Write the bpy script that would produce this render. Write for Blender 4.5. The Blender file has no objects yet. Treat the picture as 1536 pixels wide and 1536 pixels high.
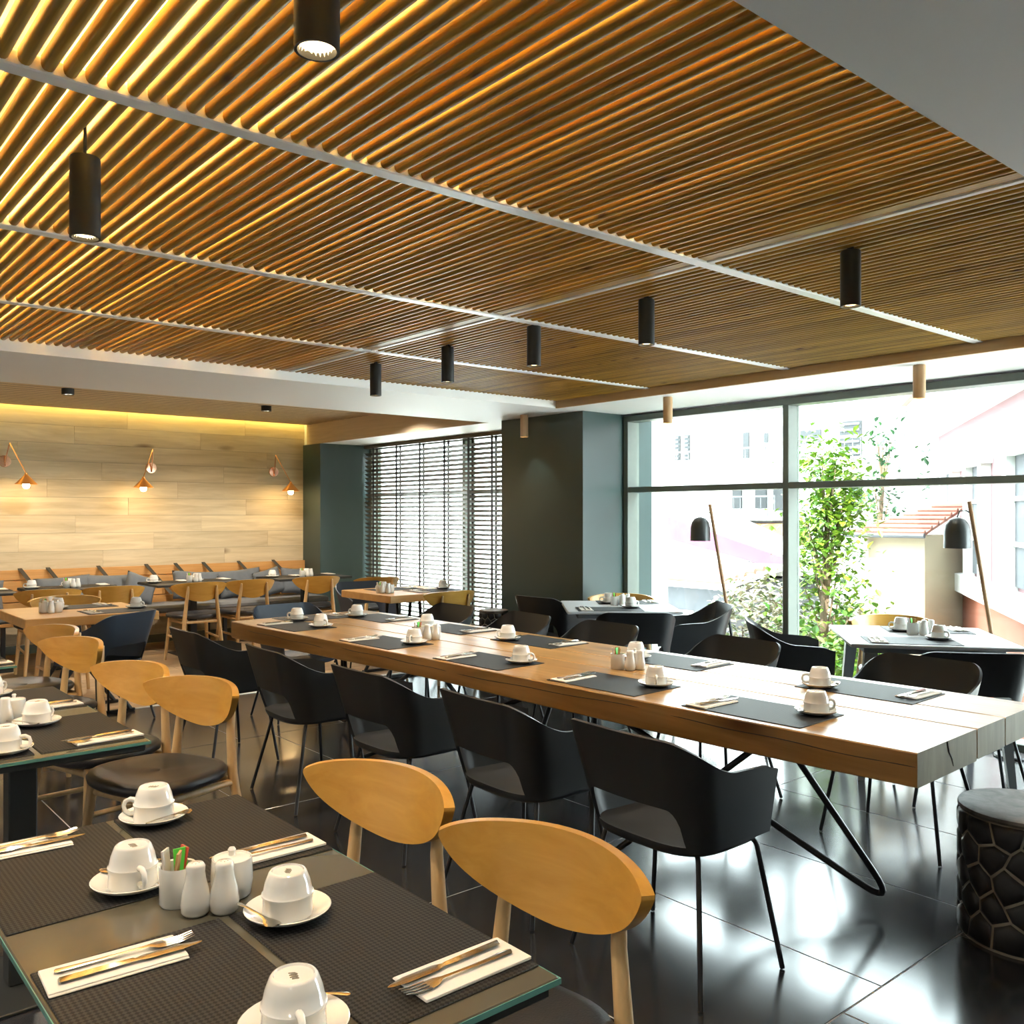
import bpy, bmesh, math, random
from mathutils import Vector, Matrix
R = math.radians
random.seed(7)
scene = bpy.context.scene
col = scene.collection

# ------------------------------------------------------------------ camera, light, exposure
cam_d = bpy.data.cameras.new('camera'); cam = bpy.data.objects.new('camera', cam_d); col.objects.link(cam)
cam_d.sensor_width = 36.0; cam_d.lens = 36.0 * 1361.0 / 1536.0
cam_d.shift_y = 4.0 / 1536.0
cam_d.clip_start = 0.05; cam_d.clip_end = 300
cam.location = (0, 0, 1.45); cam.rotation_euler = (R(90), 0, R(-40.27))
scene.camera = cam

world = bpy.data.worlds.new('sky'); scene.world = world; world.use_nodes = True
wn = world.node_tree
wn.nodes['Background'].inputs['Color'].default_value = (0.86, 0.94, 1.0, 1)
wn.nodes['Background'].inputs['Strength'].default_value = 3.8

sun_d = bpy.data.lights.new('sun', 'SUN'); sun = bpy.data.objects.new('sun', sun_d); col.objects.link(sun)
sun_d.energy = 3.5; sun_d.angle = R(1.0); sun_d.color = (1.0, 0.95, 0.86)
sun.rotation_euler = Vector((0.62, 0.45, -0.80)).to_track_quat('-Z', 'Y').to_euler()

scene.view_settings.view_transform = 'Standard'; scene.view_settings.look = 'None'
scene.view_settings.gamma = 1.0; scene.view_settings.use_curve_mapping = False
scene.view_settings.exposure = 2.55
cy = scene.cycles
cy.use_denoising = True; cy.max_bounces = 10; cy.diffuse_bounces = 6; cy.glossy_bounces = 4
cy.transmission_bounces = 6; cy.transparent_max_bounces = 16
cy.sample_clamp_indirect = 6.0; cy.caustics_reflective = False; cy.caustics_refractive = False

# ------------------------------------------------------------------ materials
MATS = {}
def newmat(name):
    m = bpy.data.materials.new(name); m.use_nodes = True; MATS[name] = m
    return m, m.node_tree, m.node_tree.nodes['Principled BSDF']
def plain(name, c, rough=0.5, metal=0.0, spec=0.5, coat=0.0, noise=0.0, nscale=20.0, bump=0.0, bscale=80.0):
    m, nt, b = newmat(name)
    b.inputs['Base Color'].default_value = (*c, 1); b.inputs['Roughness'].default_value = rough
    b.inputs['Metallic'].default_value = metal; b.inputs['Specular IOR Level'].default_value = spec
    b.inputs['Coat Weight'].default_value = coat; b.inputs['Coat Roughness'].default_value = 0.08
    if noise or bump:
        tc = nt.nodes.new('ShaderNodeTexCoord')
    if noise:
        n = nt.nodes.new('ShaderNodeTexNoise'); n.inputs['Scale'].default_value = nscale; n.inputs['Detail'].default_value = 4
        nt.links.new(tc.outputs['Object'], n.inputs['Vector'])
        mx = nt.nodes.new('ShaderNodeMix'); mx.data_type = 'RGBA'
        mx.inputs[6].default_value = (*[v * (1 - noise) for v in c], 1); mx.inputs[7].default_value = (*[min(1, v * (1 + noise)) for v in c], 1)
        nt.links.new(n.outputs['Fac'], mx.inputs[0]); nt.links.new(mx.outputs[2], b.inputs['Base Color'])
    if bump:
        n2 = nt.nodes.new('ShaderNodeTexNoise'); n2.inputs['Scale'].default_value = bscale; n2.inputs['Detail'].default_value = 3
        nt.links.new(tc.outputs['Object'], n2.inputs['Vector'])
        bp = nt.nodes.new('ShaderNodeBump'); bp.inputs['Strength'].default_value = bump; bp.inputs['Distance'].default_value = 0.01
        nt.links.new(n2.outputs['Fac'], bp.inputs['Height']); nt.links.new(bp.outputs['Normal'], b.inputs['Normal'])
    return m
def wood(name, c1, c2, axis=0, rough=0.45, along=1.5, across=28.0, var=0.25, knots=0.0, spec=0.4, coat=0.0, bump=0.05):
    m, nt, b = newmat(name); N = nt.nodes.new; L = nt.links.new
    tc = N('ShaderNodeTexCoord'); oi = N('ShaderNodeObjectInfo')
    off = N('ShaderNodeVectorMath'); off.operation = 'SCALE'; off.inputs[0].default_value = (17.3, 9.1, 13.7); L(oi.outputs['Random'], off.inputs['Scale'])
    add = N('ShaderNodeVectorMath'); L(tc.outputs['Object'], add.inputs[0]); L(off.outputs[0], add.inputs[1])
    mp = N('ShaderNodeMapping'); sc = [across] * 3; sc[axis] = along; mp.inputs['Scale'].default_value = sc
    L(add.outputs[0], mp.inputs['Vector'])
    n = N('ShaderNodeTexNoise'); n.inputs['Scale'].default_value = 1.0; n.inputs['Detail'].default_value = 5; n.inputs['Roughness'].default_value = 0.62
    n.inputs['Distortion'].default_value = 0.6
    L(mp.outputs[0], n.inputs['Vector'])
    rp = N('ShaderNodeValToRGB'); rp.color_ramp.elements[0].position = 0.32; rp.color_ramp.elements[1].position = 0.68
    rp.color_ramp.elements[0].color = (*c1, 1); rp.color_ramp.elements[1].color = (*c2, 1)
    L(n.outputs['Fac'], rp.inputs[0])
    out = rp.outputs[0]
    if knots:
        v = N('ShaderNodeTexVoronoi'); v.inputs['Scale'].default_value = 1.0
        mp2 = N('ShaderNodeMapping'); s2 = [knots * 3] * 3; s2[axis] = knots; mp2.inputs['Scale'].default_value = s2
        L(add.outputs[0], mp2.inputs['Vector']); L(mp2.outputs[0], v.inputs['Vector'])
        r2 = N('ShaderNodeValToRGB'); r2.color_ramp.elements[0].position = 0.03; r2.color_ramp.elements[1].position = 0.13
        r2.color_ramp.elements[0].color = (0.35, 0.25, 0.2, 1); r2.color_ramp.elements[1].color = (1, 1, 1, 1)
        L(v.outputs['Distance'], r2.inputs[0])
        mk = N('ShaderNodeMix'); mk.data_type = 'RGBA'; mk.blend_type = 'MULTIPLY'; mk.inputs[0].default_value = 1
        L(out, mk.inputs[6]); L(r2.outputs[0], mk.inputs[7]); out = mk.outputs[2]
    hs = N('ShaderNodeHueSaturation'); mr = N('ShaderNodeMapRange'); mr.inputs[3].default_value = 1 - var; mr.inputs[4].default_value = 1 + var
    L(oi.outputs['Random'], mr.inputs[0]); L(mr.outputs[0], hs.inputs['Value']); L(out, hs.inputs['Color'])
    L(hs.outputs[0], b.inputs['Base Color'])
    b.inputs['Roughness'].default_value = rough; b.inputs['Specular IOR Level'].default_value = spec; b.inputs['Coat Weight'].default_value = coat
    if bump:
        bp = N('ShaderNodeBump'); bp.inputs['Strength'].default_value = bump; bp.inputs['Distance'].default_value = 0.01
        L(n.outputs['Fac'], bp.inputs['Height']); L(bp.outputs[0], b.inputs['Normal'])
    return m
def emit(name, c, s):
    m = bpy.data.materials.new(name); m.use_nodes = True; nt = m.node_tree; nt.nodes.clear()
    e = nt.nodes.new('ShaderNodeEmission'); o = nt.nodes.new('ShaderNodeOutputMaterial')
    e.inputs[0].default_value = (*c, 1); e.inputs[1].default_value = s; nt.links.new(e.outputs[0], o.inputs[0]); MATS[name] = m
    return m
def glass(name, tint=(0.95, 1, 0.98)):
    m = bpy.data.materials.new(name); m.use_nodes = True; nt = m.node_tree; nt.nodes.clear(); N = nt.nodes.new; L = nt.links.new
    o = N('ShaderNodeOutputMaterial'); mx = N('ShaderNodeMixShader'); t = N('ShaderNodeBsdfTransparent'); g = N('ShaderNodeBsdfGlossy'); f = N('ShaderNodeFresnel')
    t.inputs[0].default_value = (*tint, 1); g.inputs['Roughness'].default_value = 0.02; f.inputs[0].default_value = 1.35
    ge = N('ShaderNodeNewGeometry'); sb = N('ShaderNodeMath'); sb.operation = 'SUBTRACT'; sb.inputs[0].default_value = 1.0; L(ge.outputs['Backfacing'], sb.inputs[1])
    ml = N('ShaderNodeMath'); ml.operation = 'MULTIPLY'; L(f.outputs[0], ml.inputs[0]); L(sb.outputs[0], ml.inputs[1])
    L(ml.outputs[0], mx.inputs[0]); L(t.outputs[0], mx.inputs[1]); L(g.outputs[0], mx.inputs[2]); L(mx.outputs[0], o.inputs[0]); MATS[name] = m
    return m

wood('slat_wood', (0.29, 0.158, 0.017), (0.51, 0.300, 0.042), axis=1, rough=0.42, var=0.20, knots=3.2, along=2.0, across=60)
wood('fascia_wood', (0.50, 0.35, 0.19), (0.62, 0.45, 0.26), axis=1, rough=0.5, var=0.05)
wood('fascia_beige', (0.50, 0.40, 0.28), (0.60, 0.49, 0.36), axis=1, rough=0.5, var=0.05)
plain('white_paint', (0.86, 0.88, 0.89), 0.6)
plain('cavity_paint', (0.86, 0.82, 0.72), 0.6)
plain('white_metal', (0.82, 0.84, 0.85), 0.35)
plain('dark_paint', (0.036, 0.062, 0.060), 0.30, noise=0.12, nscale=3)
plain('frame_metal', (0.13, 0.155, 0.135), 0.38, noise=0.08)
plain('blind_slat', (0.10, 0.075, 0.045), 0.45)
plain('blind_tape', (0.045, 0.05, 0.055), 0.8)
glass('window_glass')
wood('wall_oak', (0.58, 0.475, 0.295), (0.77, 0.665, 0.46), axis=0, rough=0.55, var=0.08, knots=0.9, along=1.2, across=14)
wood('alcove_boards', (0.52, 0.38, 0.22), (0.62, 0.48, 0.30), axis=0, rough=0.5, var=0.03)
wood('floor_oak', (0.36, 0.24, 0.13), (0.50, 0.35, 0.21), axis=0, rough=0.35, var=0.14, along=1.5, across=16)
plain('grout', (0.40, 0.40, 0.41), 0.6)
plain('board_gap', (0.08, 0.065, 0.05), 0.7)
plain('dimmed_white_paint', (0.60, 0.625, 0.64), 0.6)  # white paint greyed to carry the dimmer light of the near ceiling
wood('bench_oak', (0.55, 0.27, 0.08), (0.68, 0.37, 0.13), axis=0, rough=0.45, var=0.08)
wood('slab_oak', (0.24, 0.125, 0.034), (0.50, 0.295, 0.105), axis=1, rough=0.28, var=0.08, knots=0.8, along=0.7, across=11, spec=0.55, bump=0.12)
wood('slab_end', (0.17, 0.12, 0.05), (0.29, 0.22, 0.11), axis=2, rough=0.6, var=0.05, across=9)
wood('table_oak', (0.55, 0.29, 0.09), (0.66, 0.38, 0.14), axis=0, rough=0.35, var=0.05, along=1.5, across=14)
wood('chair_wood', (0.46, 0.235, 0.038), (0.56, 0.31, 0.062), axis=1, rough=0.33, var=0.06, along=3, across=22, coat=0.25, bump=0.0)
wood('chair_leg_wood', (0.56, 0.36, 0.16), (0.66, 0.45, 0.22), axis=2, rough=0.36, var=0.06, along=3, across=40, coat=0.2, bump=0.0)
plain('seat_leather', (0.018, 0.018, 0.022), 0.36, bump=0.12, bscale=220)
plain('shell_plastic', (0.016, 0.018, 0.021), 0.46, bump=0.06, bscale=400)
plain('blue_shell', (0.024, 0.036, 0.060), 0.5, bump=0.06, bscale=300)
plain('black_steel', (0.018, 0.019, 0.022), 0.34, 0.2)
plain('black_matt', (0.020, 0.022, 0.022), 0.55)
plain('dark_glass', (0.085, 0.078, 0.056), 0.12, spec=0.6)
plain('glass_edge', (0.10, 0.26, 0.23), 0.15)
plain('white_table', (0.50, 0.52, 0.54), 0.28)
plain('table_leg_grey', (0.24, 0.26, 0.27), 0.4)
plain('porcelain', (0.68, 0.68, 0.65), 0.12, spec=0.6, coat=0.3)
plain('porcelain_mark', (0.22, 0.19, 0.14), 0.4)
plain('paper', (0.68, 0.65, 0.60), 0.8, noise=0.08, nscale=30)
plain('steel', (0.62, 0.58, 0.50), 0.16, 1.0)
plain('copper', (0.85, 0.48, 0.30), 0.2, 1.0)
plain('copper_shade', (0.80, 0.36, 0.10), 0.3, 0.8)
plain('grey_fabric', (0.14, 0.16, 0.185), 0.9, noise=0.25, nscale=12, bump=0.3, bscale=250)
plain('seat_fabric', (0.17, 0.18, 0.20), 0.9, noise=0.15, nscale=10, bump=0.3, bscale=250)
plain('lamp_shade_black', (0.030, 0.034, 0.034), 0.35)
wood('lamp_pole_wood', (0.26, 0.13, 0.05), (0.36, 0.20, 0.09), axis=2, rough=0.4, var=0.05)
wood('pendant_wood', (0.46, 0.29, 0.15), (0.58, 0.38, 0.21), axis=2, rough=0.5, var=0.05)
plain('stool_groove', (0.30, 0.26, 0.20), 0.5, noise=0.3)
plain('stool_facet', (0.022, 0.022, 0.024), 0.35, noise=0.3, nscale=30, bump=0.2, bscale=40)
wood('stool_top', (0.10, 0.085, 0.07), (0.24, 0.21, 0.18), axis=2, rough=0.5, var=0.05, across=16)
plain('sugar_brown', (0.45, 0.26, 0.10), 0.6); plain('sugar_green', (0.10, 0.60, 0.06), 0.5); plain('sugar_red', (0.55, 0.07, 0.03), 0.5)
emit('led_warm', (1.0, 0.68, 0.21), 14.0)
emit('led_neutral', (1.0, 0.80, 0.48), 12.0)
emit('led_cove', (1.0, 0.72, 0.18), 3.4)
emit('spot_glow', (1.0, 0.70, 0.34), 1.6)
emit('bulb_glow', (1.0, 0.66, 0.28), 26.0)
# outdoors
plain('stucco_white', (0.62, 0.62, 0.61), 0.8, noise=0.03, nscale=1.5)
plain('stucco_cream', (0.34, 0.29, 0.20), 0.8, noise=0.06, nscale=1.5)
plain('stucco_orange', (0.30, 0.15, 0.06), 0.8, noise=0.06, nscale=1.5)
plain('stucco_pink', (0.17, 0.085, 0.092), 0.8, noise=0.08, nscale=1.2)
plain('stucco_coral', (0.24, 0.075, 0.040), 0.8, noise=0.08, nscale=1.2)
plain('stone_grey', (0.060, 0.063, 0.070), 0.8, noise=0.35, nscale=3)
plain('shutter_dark', (0.010, 0.012, 0.014), 0.6)
plain('roof_tile', (0.20, 0.080, 0.055), 0.7, noise=0.25, nscale=4)
plain('roof_purple', (0.12, 0.026, 0.07), 0.7, noise=0.4, nscale=5)
plain('bark', (0.16, 0.11, 0.07), 0.8)
plain('ground_pale', (0.72, 0.70, 0.66), 0.9, noise=0.1, nscale=2)
def leafmat(name, c1, c2):
    m, nt, b = newmat(name); N = nt.nodes.new; L = nt.links.new
    g = N('ShaderNodeNewGeometry'); rp = N('ShaderNodeValToRGB')
    rp.color_ramp.elements[0].color = (*c1, 1); rp.color_ramp.elements[1].color = (*c2, 1)
    L(g.outputs['Random Per Island'], rp.inputs[0]); L(rp.outputs[0], b.inputs['Base Color']); b.inputs['Roughness'].default_value = 0.5
    return m
leafmat('leaf_bright', (0.035, 0.13, 0.008), (0.20, 0.30, 0.02))
leafmat('leaf_dark', (0.006, 0.045, 0.014), (0.028, 0.09, 0.022))
leafmat('flower_white', (0.04, 0.11, 0.012), (0.50, 0.40, 0.32))

# dark polished tile
m, nt, b = newmat('floor_tile'); N = nt.nodes.new; L = nt.links.new
tc = N('ShaderNodeTexCoord'); n = N('ShaderNodeTexNoise'); n.inputs['Scale'].default_value = 2.6; n.inputs['Detail'].default_value = 8; n.inputs['Roughness'].default_value = 0.65
oi = N('ShaderNodeObjectInfo'); ad = N('ShaderNodeVectorMath'); sc_ = N('ShaderNodeVectorMath'); sc_.operation = 'SCALE'; sc_.inputs[0].default_value = (11, 7, 3)
L(oi.outputs['Random'], sc_.inputs['Scale']); L(tc.outputs['Object'], ad.inputs[0]); L(sc_.outputs[0], ad.inputs[1]); L(ad.outputs[0], n.inputs['Vector'])
rp = N('ShaderNodeValToRGB'); rp.color_ramp.elements[0].color = (0.012, 0.0125, 0.015, 1); rp.color_ramp.elements[1].color = (0.045, 0.046, 0.052, 1)
L(n.outputs['Fac'], rp.inputs[0]); L(rp.outputs[0], b.inputs['Base Color'])
rr = N('ShaderNodeMapRange'); rr.inputs[3].default_value = 0.10; rr.inputs[4].default_value = 0.24; L(n.outputs['Fac'], rr.inputs[0]); L(rr.outputs[0], b.inputs['Roughness'])
b.inputs['Specular IOR Level'].default_value = 0.75

# woven mat
m, nt, b = newmat('mat_weave'); N = nt.nodes.new; L = nt.links.new
tc = N('ShaderNodeTexCoord'); mp = N('ShaderNodeMapping'); mp.inputs['Rotation'].default_value = (0, 0, R(45)); L(tc.outputs['Object'], mp.inputs[0])
ck = N('ShaderNodeTexChecker'); ck.inputs['Scale'].default_value = 165; ck.inputs[1].default_value = (0.003, 0.003, 0.0035, 1); ck.inputs[2].default_value = (0.030, 0.029, 0.028, 1)
L(mp.outputs[0], ck.inputs[0]); L(ck.outputs[0], b.inputs['Base Color'])
bp = N('ShaderNodeBump'); bp.inputs['Strength'].default_value = 0.5; bp.inputs['Distance'].default_value = 0.002; L(ck.outputs['Fac'], bp.inputs['Height']); L(bp.outputs[0], b.inputs['Normal'])
b.inputs['Roughness'].default_value = 0.55; b.inputs['Specular IOR Level'].default_value = 0.2

# ------------------------------------------------------------------ mesh helpers
class MB:
    def __init__(s): s.v = []; s.f = []
    def add(s, vs, fs):
        o = len(s.v); s.v += [tuple(p) for p in vs]; s.f += [tuple(i + o for i in f) for f in fs]; return s
    def box(s, x0, x1, y0, y1, z0, z1, M=None):
        vs = [Vector(p) for p in ((x0,y0,z0),(x1,y0,z0),(x1,y1,z0),(x0,y1,z0),(x0,y0,z1),(x1,y0,z1),(x1,y1,z1),(x0,y1,z1))]
        if M: vs = [M @ p for p in vs]
        return s.add(vs, [(0,3,2,1),(4,5,6,7),(0,1,5,4),(1,2,6,5),(2,3,7,6),(3,0,4,7)])
    def bbox(s, x0, x1, y0, y1, z0, z1, b=0.005):   # box with chamfered vertical and top edges
        pts = [(x0+b,y0),(x1-b,y0),(x1,y0+b),(x1,y1-b),(x1-b,y1),(x0+b,y1),(x0,y1-b),(x0,y0+b)]
        cx, cy_ = (x0+x1)/2, (y0+y1)/2
        def ring(z, k): return [(p[0] - k*(1 if p[0] > cx else -1), p[1] - k*(1 if p[1] > cy_ else -1), z) for p in pts]
        rings = [ring(z0, b), ring(z0+b, 0), ring(z1-b, 0), ring(z1, b)]
        return s.loft(rings, True, True)
    def loft(s, rings, cap0=False, cap1=False, closed=True):
        n = len(rings[0]); vs = [p for r in rings for p in r]; fs = []
        for i in range(len(rings)-1):
            for j in range(n if closed else n-1):
                k = (j+1) % n; fs.append((i*n+j, i*n+k, (i+1)*n+k, (i+1)*n+j))
        if cap0: fs.append(tuple(range(n-1, -1, -1)))
        if cap1: fs.append(tuple((len(rings)-1)*n + j for j in range(n)))
        return s.add(vs, fs)
    def lathe(s, prof, n=24, c=(0,0,0), cap0=True, cap1=True):
        rings = [[(c[0]+r*math.cos(2*math.pi*j/n), c[1]+r*math.sin(2*math.pi*j/n), c[2]+z) for j in range(n)] for r, z in prof]
        return s.loft(rings, cap0, cap1)
    def tube(s, pts, rad, n=8, cap=True):
        pts = [Vector(p) for p in pts]; rs = rad if isinstance(rad, (list, tuple)) else [rad]*len(pts); rings = []
        up = None
        for i, p in enumerate(pts):
            t = (pts[min(i+1, len(pts)-1)] - pts[max(i-1, 0)]).normalized()
            if up is None:
                up = Vector((0,0,1)) if abs(t.z) < 0.9 else Vector((1,0,0))
            a = t.cross(up).normalized(); b_ = a.cross(t).normalized(); up = b_
            rings.append([p + (a*math.cos(2*math.pi*j/n) + b_*math.sin(2*math.pi*j/n))*rs[i] for j in range(n)])
        return s.loft(rings, cap, cap)
    def prism(s, poly, z0, z1):
        return s.loft([[(x,y,z0) for x,y in poly], [(x,y,z1) for x,y in poly]], True, True)
    def mesh(s, name, mat, smooth=False, angle=35, solid=0.0):
        me = bpy.data.meshes.new(name); me.from_pydata([tuple(p) for p in s.v], [], s.f); me.update()
        bm = bmesh.new(); bm.from_mesh(me)
        bmesh.ops.recalc_face_normals(bm, faces=bm.faces)
        if solid:
            bmesh.ops.solidify(bm, geom=bm.faces[:], thickness=solid)
            bmesh.ops.recalc_face_normals(bm, faces=bm.faces)
        bm.to_mesh(me); bm.free()
        me.materials.append(MATS[mat])
        if smooth:
            me.shade_smooth(); me.set_sharp_from_angle(angle=R(angle))
        return me
def link(name, data, parent=None, loc=None, rz=None, M=None):
    o = bpy.data.objects.new(name, data); col.objects.link(o)
    if parent is not None: o.parent = parent
    if M is not None: o.matrix_local = M
    else:
        if loc is not None: o.location = loc
        if rz is not None: o.rotation_euler = (0, 0, rz)
    return o
def tag(o, label=None, cat=None, group=None, kind=None):
    if label: o['label'] = label
    if cat: o['category'] = cat
    if group: o['group'] = group
    if kind: o['kind'] = kind
    return o
def empty(name, loc=(0,0,0), rz=0): 
    o = link(name, None, None, loc, rz); o.empty_display_size = 0.1; return o
def struct(name, mb, mat, label=None, **k):
    return tag(link(name, mb.mesh(name, mat, **k)), label=label, kind='structure')
def arc(p0, p1, p2, r, n=5):
    """polyline p0-p1-p2 with the corner at p1 rounded by radius r"""
    p0, p1, p2 = Vector(p0), Vector(p1), Vector(p2); a = (p0-p1).normalized(); b_ = (p2-p1).normalized()
    ang = a.angle(b_); t = min(r / math.tan(ang/2), (p0-p1).length*.45, (p2-p1).length*.45)
    s0, s1 = p1 + a*t, p1 + b_*t; out = []
    for i in range(n+1):
        u = i/n; out.append(s0*(1-u)**2 + p1*2*u*(1-u) + s1*u*u)
    return out

SOF = 2.33; SLZ = 2.385; CAV = 2.475
# ================================================================== SETTING
# ---- tiled floor
fl = struct('floor', MB().box(-2.5, 6.2, -2.5, 7.0, -0.15, -0.0012), 'grout', 'dark polished stone tile floor of the dining room')
ys = [-2.5, -1.4, 0.0, 1.393, 2.786, 4.19, 5.60, 6.985]
tilecache = {}
for r in range(len(ys)-1):
    y0, y1 = ys[r], ys[r+1]; ph = (0.399 if r % 2 else 0.172)
    x = -2.5; nx = ph - 0.757*4
    while nx <= x: nx += 0.757
    while x < 6.19:
        x1 = min(nx, 6.2); w, h = round(x1-x, 3), round(y1-y0, 3)
        if w > .02:
            if (w, h) not in tilecache:
                g = 0.0022; tilecache[(w, h)] = MB().bbox(-w/2+g, w/2-g, -h/2+g, h/2-g, -0.010, 0.0, 0.0015).mesh('tile', 'floor_tile')
            link('tile', tilecache[(w, h)], fl, ((x+x1)/2, (y0+y1)/2, 0))
        x = x1; nx += 0.757
# ---- raised-look timber floor in front of the bench
fw = struct('floor_timber', MB().box(-2.5, 6.2, 7.0, 10.7, -0.15, -0.008), 'board_gap', 'pale oak plank floor in front of the bench')
for r in range(19):
    y0 = 7.02 + r*0.185; y1 = y0 + 0.185; x = -2.5 - (r*0.61 % 1.5)
    while x < 6.2:
        x0, x1 = max(x, -2.5), min(x+1.5, 6.2)
        if x1-x0 > .05: 
            w = round(x1-x0, 2); key = ('p', w)
            if key not in tilecache: tilecache[key] = MB().bbox(-w/2+.001, w/2-.001, -.0915, .0915, -.009, 0, .0012).mesh('plank', 'floor_oak')
            link('plank', tilecache[key], fw, ((x0+x1)/2, (y0+y1)/2, 0))
        x += 1.5
struct('trim_1', MB().bbox(-2.5, 6.2, 6.985, 7.02, -0.01, 0.004, .002), 'white_metal', 'pale metal strip where tile floor meets oak floor')

# ---- oak wall
wb = struct('wall_back', MB().box(-2.5, 5.6, 10.516, 10.7, 0, 2.8), 'board_gap', 'pale oak board wall above the bench')
rows = [0.0, 0.10] + [0.10 + 0.192*i for i in range(1, 14)]
for r in range(len(rows)-1):
    z0, z1 = rows[r], min(rows[r+1], 2.66); x = -2.5 - (r*0.83 % 1.38)
    while x < 5.6:
        x0, x1 = max(x, -2.5), min(x+1.38, 5.6)
        if x1-x0 > .05:
            w, h = round(x1-x0, 2), round(z1-z0, 3); key = ('w', w, h)
            if key not in tilecache: tilecache[key] = MB().box(-w/2+.0012, w/2-.0012, -.008, .010, -h/2+.0012, h/2-.0012).mesh('plank', 'wall_oak')
            link('plank', tilecache[key], wb, ((x0+x1)/2, 10.508, (z0+z1)/2))
        x += 1.38
struct('baseboard_back', MB().bbox(-2.5, 5.42, 10.484, 10.4985, 0, 0.09, .003), 'frame_metal', 'grey skirting below the oak wall')
# ---- pillars
struct('wall_pillar_1', MB().box(5.42, 6.30, 10.05, 10.51, 0, SOF), 'dark_paint', 'dark slate pillar at the end of the oak wall')
struct('wall_pillar_2', MB().box(5.42, 6.30, 5.47, 6.55, 0, SOF), 'dark_paint', 'wide dark slate pillar between blinds and big window')
# ---- other walls (behind and beside the camera)
struct('wall_left', MB().box(-2.7, -2.5, -2.7, 10.7, 0, 2.9), 'white_paint')
struct('wall_front', MB().box(-2.7, 6.2, -2.7, -2.5, 0, 2.9), 'white_paint')
struct('wall_end', MB().box(5.42, 6.2, 10.51, 10.7, 0, 2.9), 'white_paint')
# ---- ceiling
struct('ceiling', MB().box(-2.7, 6.3, -2.7, 6.77, CAV, 2.95), 'cavity_paint', 'pale ceiling board above the timber slats')
struct('ceiling_near', MB().box(-2.7, 6.3, -2.7, 0.94, SOF, CAV-.002), 'dimmed_white_paint', 'plain white ceiling beside the slats, its dimness put into the colour')
struct('ceiling_window_soffit', MB().box(5.135, 6.3, 0.94, 5.48, SOF, CAV-.002), 'white_paint', 'white soffit above the big window')
struct('ceiling_beam', MB().box(-2.7, 6.3, 5.48, 6.77, SOF, 2.95), 'white_paint', 'wide white beam between slats and alcove')
struct('ceiling_left', MB().box(-2.7, -0.42, 0.94, 5.48, SOF, CAV-.002), 'white_paint')
struct('trim_2', MB().box(5.115, 5.135, 0.94, 5.48, SOF-.003, CAV-.004), 'fascia_wood', 'brown timber fascia along the window side of the slats')
struct('ceiling_alcove', MB().box(-2.7, 5.42, 6.77, 10.40, 2.58, 2.95), 'alcove_boards', 'timber board ceiling of the bench alcove')
struct('ceiling_cove', MB().box(-2.7, 5.42, 10.40, 10.51, 2.66, 2.95), 'white_paint')
struct('ceiling_blind_soffit', MB().box(5.44, 6.3, 6.77, 10.51, SOF, 2.95), 'white_paint', 'white soffit above the blinds')
struct('trim_3', MB().box(5.42, 5.44, 6.77, 10.40, SOF-.002, 2.58), 'fascia_beige', 'brown timber fascia between alcove ceiling and blinds')
# thin board joints of the alcove ceiling
jm = MB().box(-2.5, 5.42, -.0025, .0025, -.002, .001).mesh('joint', 'frame_metal')
ca = bpy.data.objects['ceiling_alcove']
for i in range(26): link('joint', jm, ca, (0, 6.9 + i*0.135, 2.58))
tag(link('cove_light_strip', MB().box(-2.5, 5.40, 10.43, 10.462, 2.648, 2.658).mesh('cove_light_strip', 'led_cove')), 'glowing yellow light strip along the top of the oak wall', 'light strip')

# ---- slatted ceiling panels
def slat_profile(w, h):
    return [(-w/2, h), (-w/2, h*.45), (-w*.42, h*.2), (-w*.25, h*.04), (0, 0), (w*.25, h*.04), (w*.42, h*.2), (w/2, h*.45), (w/2, h)]
def slat_mesh(L_, w=.0285, h=.030):
    pr = slat_profile(w, h)
    return MB().loft([[(x, y, z) for x, z in pr] for y in (-L_/2, L_/2)], True, True).mesh('slat', 'slat_wood', True, 50)
yp = [(0.945, 2.095), (2.150, 3.280), (3.335, 4.455), (4.510, 5.474)]
xp = [(-0.40, 2.655), (2.765, 5.105)]
where_y = ['beside the plain ceiling', 'second from the plain ceiling', 'third from the plain ceiling', 'beside the white beam']
where_x = ['on the side away from the window', 'on the window side']
for j, (y0, y1) in enumerate(yp):
    sm = slat_mesh(y1-y0)
    for i, (x0, x1) in enumerate(xp):
        p = empty('slatted_ceiling_panel', ((x0+x1)/2, (y0+y1)/2, SLZ))
        tag(p, 'timber slat ceiling panel ' + where_y[j] + ', ' + where_x[i], 'ceiling panel', 'slatted ceiling panels')
        n = int((x1-x0)/0.044)
        for k in range(n+1):
            link('slat', sm, p, (x0 + .0135 + k*(x1-x0-.027)/n - (x0+x1)/2, 0, 0))
        if i == 1: link('backing', MB().box(x0-(x0+x1)/2, x1-(x0+x1)/2, -(y1-y0)/2, (y1-y0)/2, .0075, .012).mesh('backing', 'white_metal'), p)
        if i == 0:
            link('edge_slat', MB().bbox(-.026, .026, -(y1-y0)/2, (y1-y0)/2, 0.002, .03, .003).mesh('edge_slat', 'slat_wood'), p, (2.688-(x0+x1)/2, 0, 0))
nb = 4
for yb in (2.1225, 3.3075, 4.4825):
    struct('trim_%d' % nb, MB().bbox(-0.42, 5.115, yb-.025, yb+.025, SLZ-.004, SLZ+.03, .003), 'white_metal', 'white channel between slatted ceiling panels, seam number %s from the beam' % {4:'three',5:'two',6:'one'}[nb]); nb += 1
struct('trim_7', MB().bbox(2.722, 2.748, 0.945, 5.474, SLZ-.002, SLZ+.03, .003), 'white_metal', 'thin white cross channel parallel to the slats')
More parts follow.
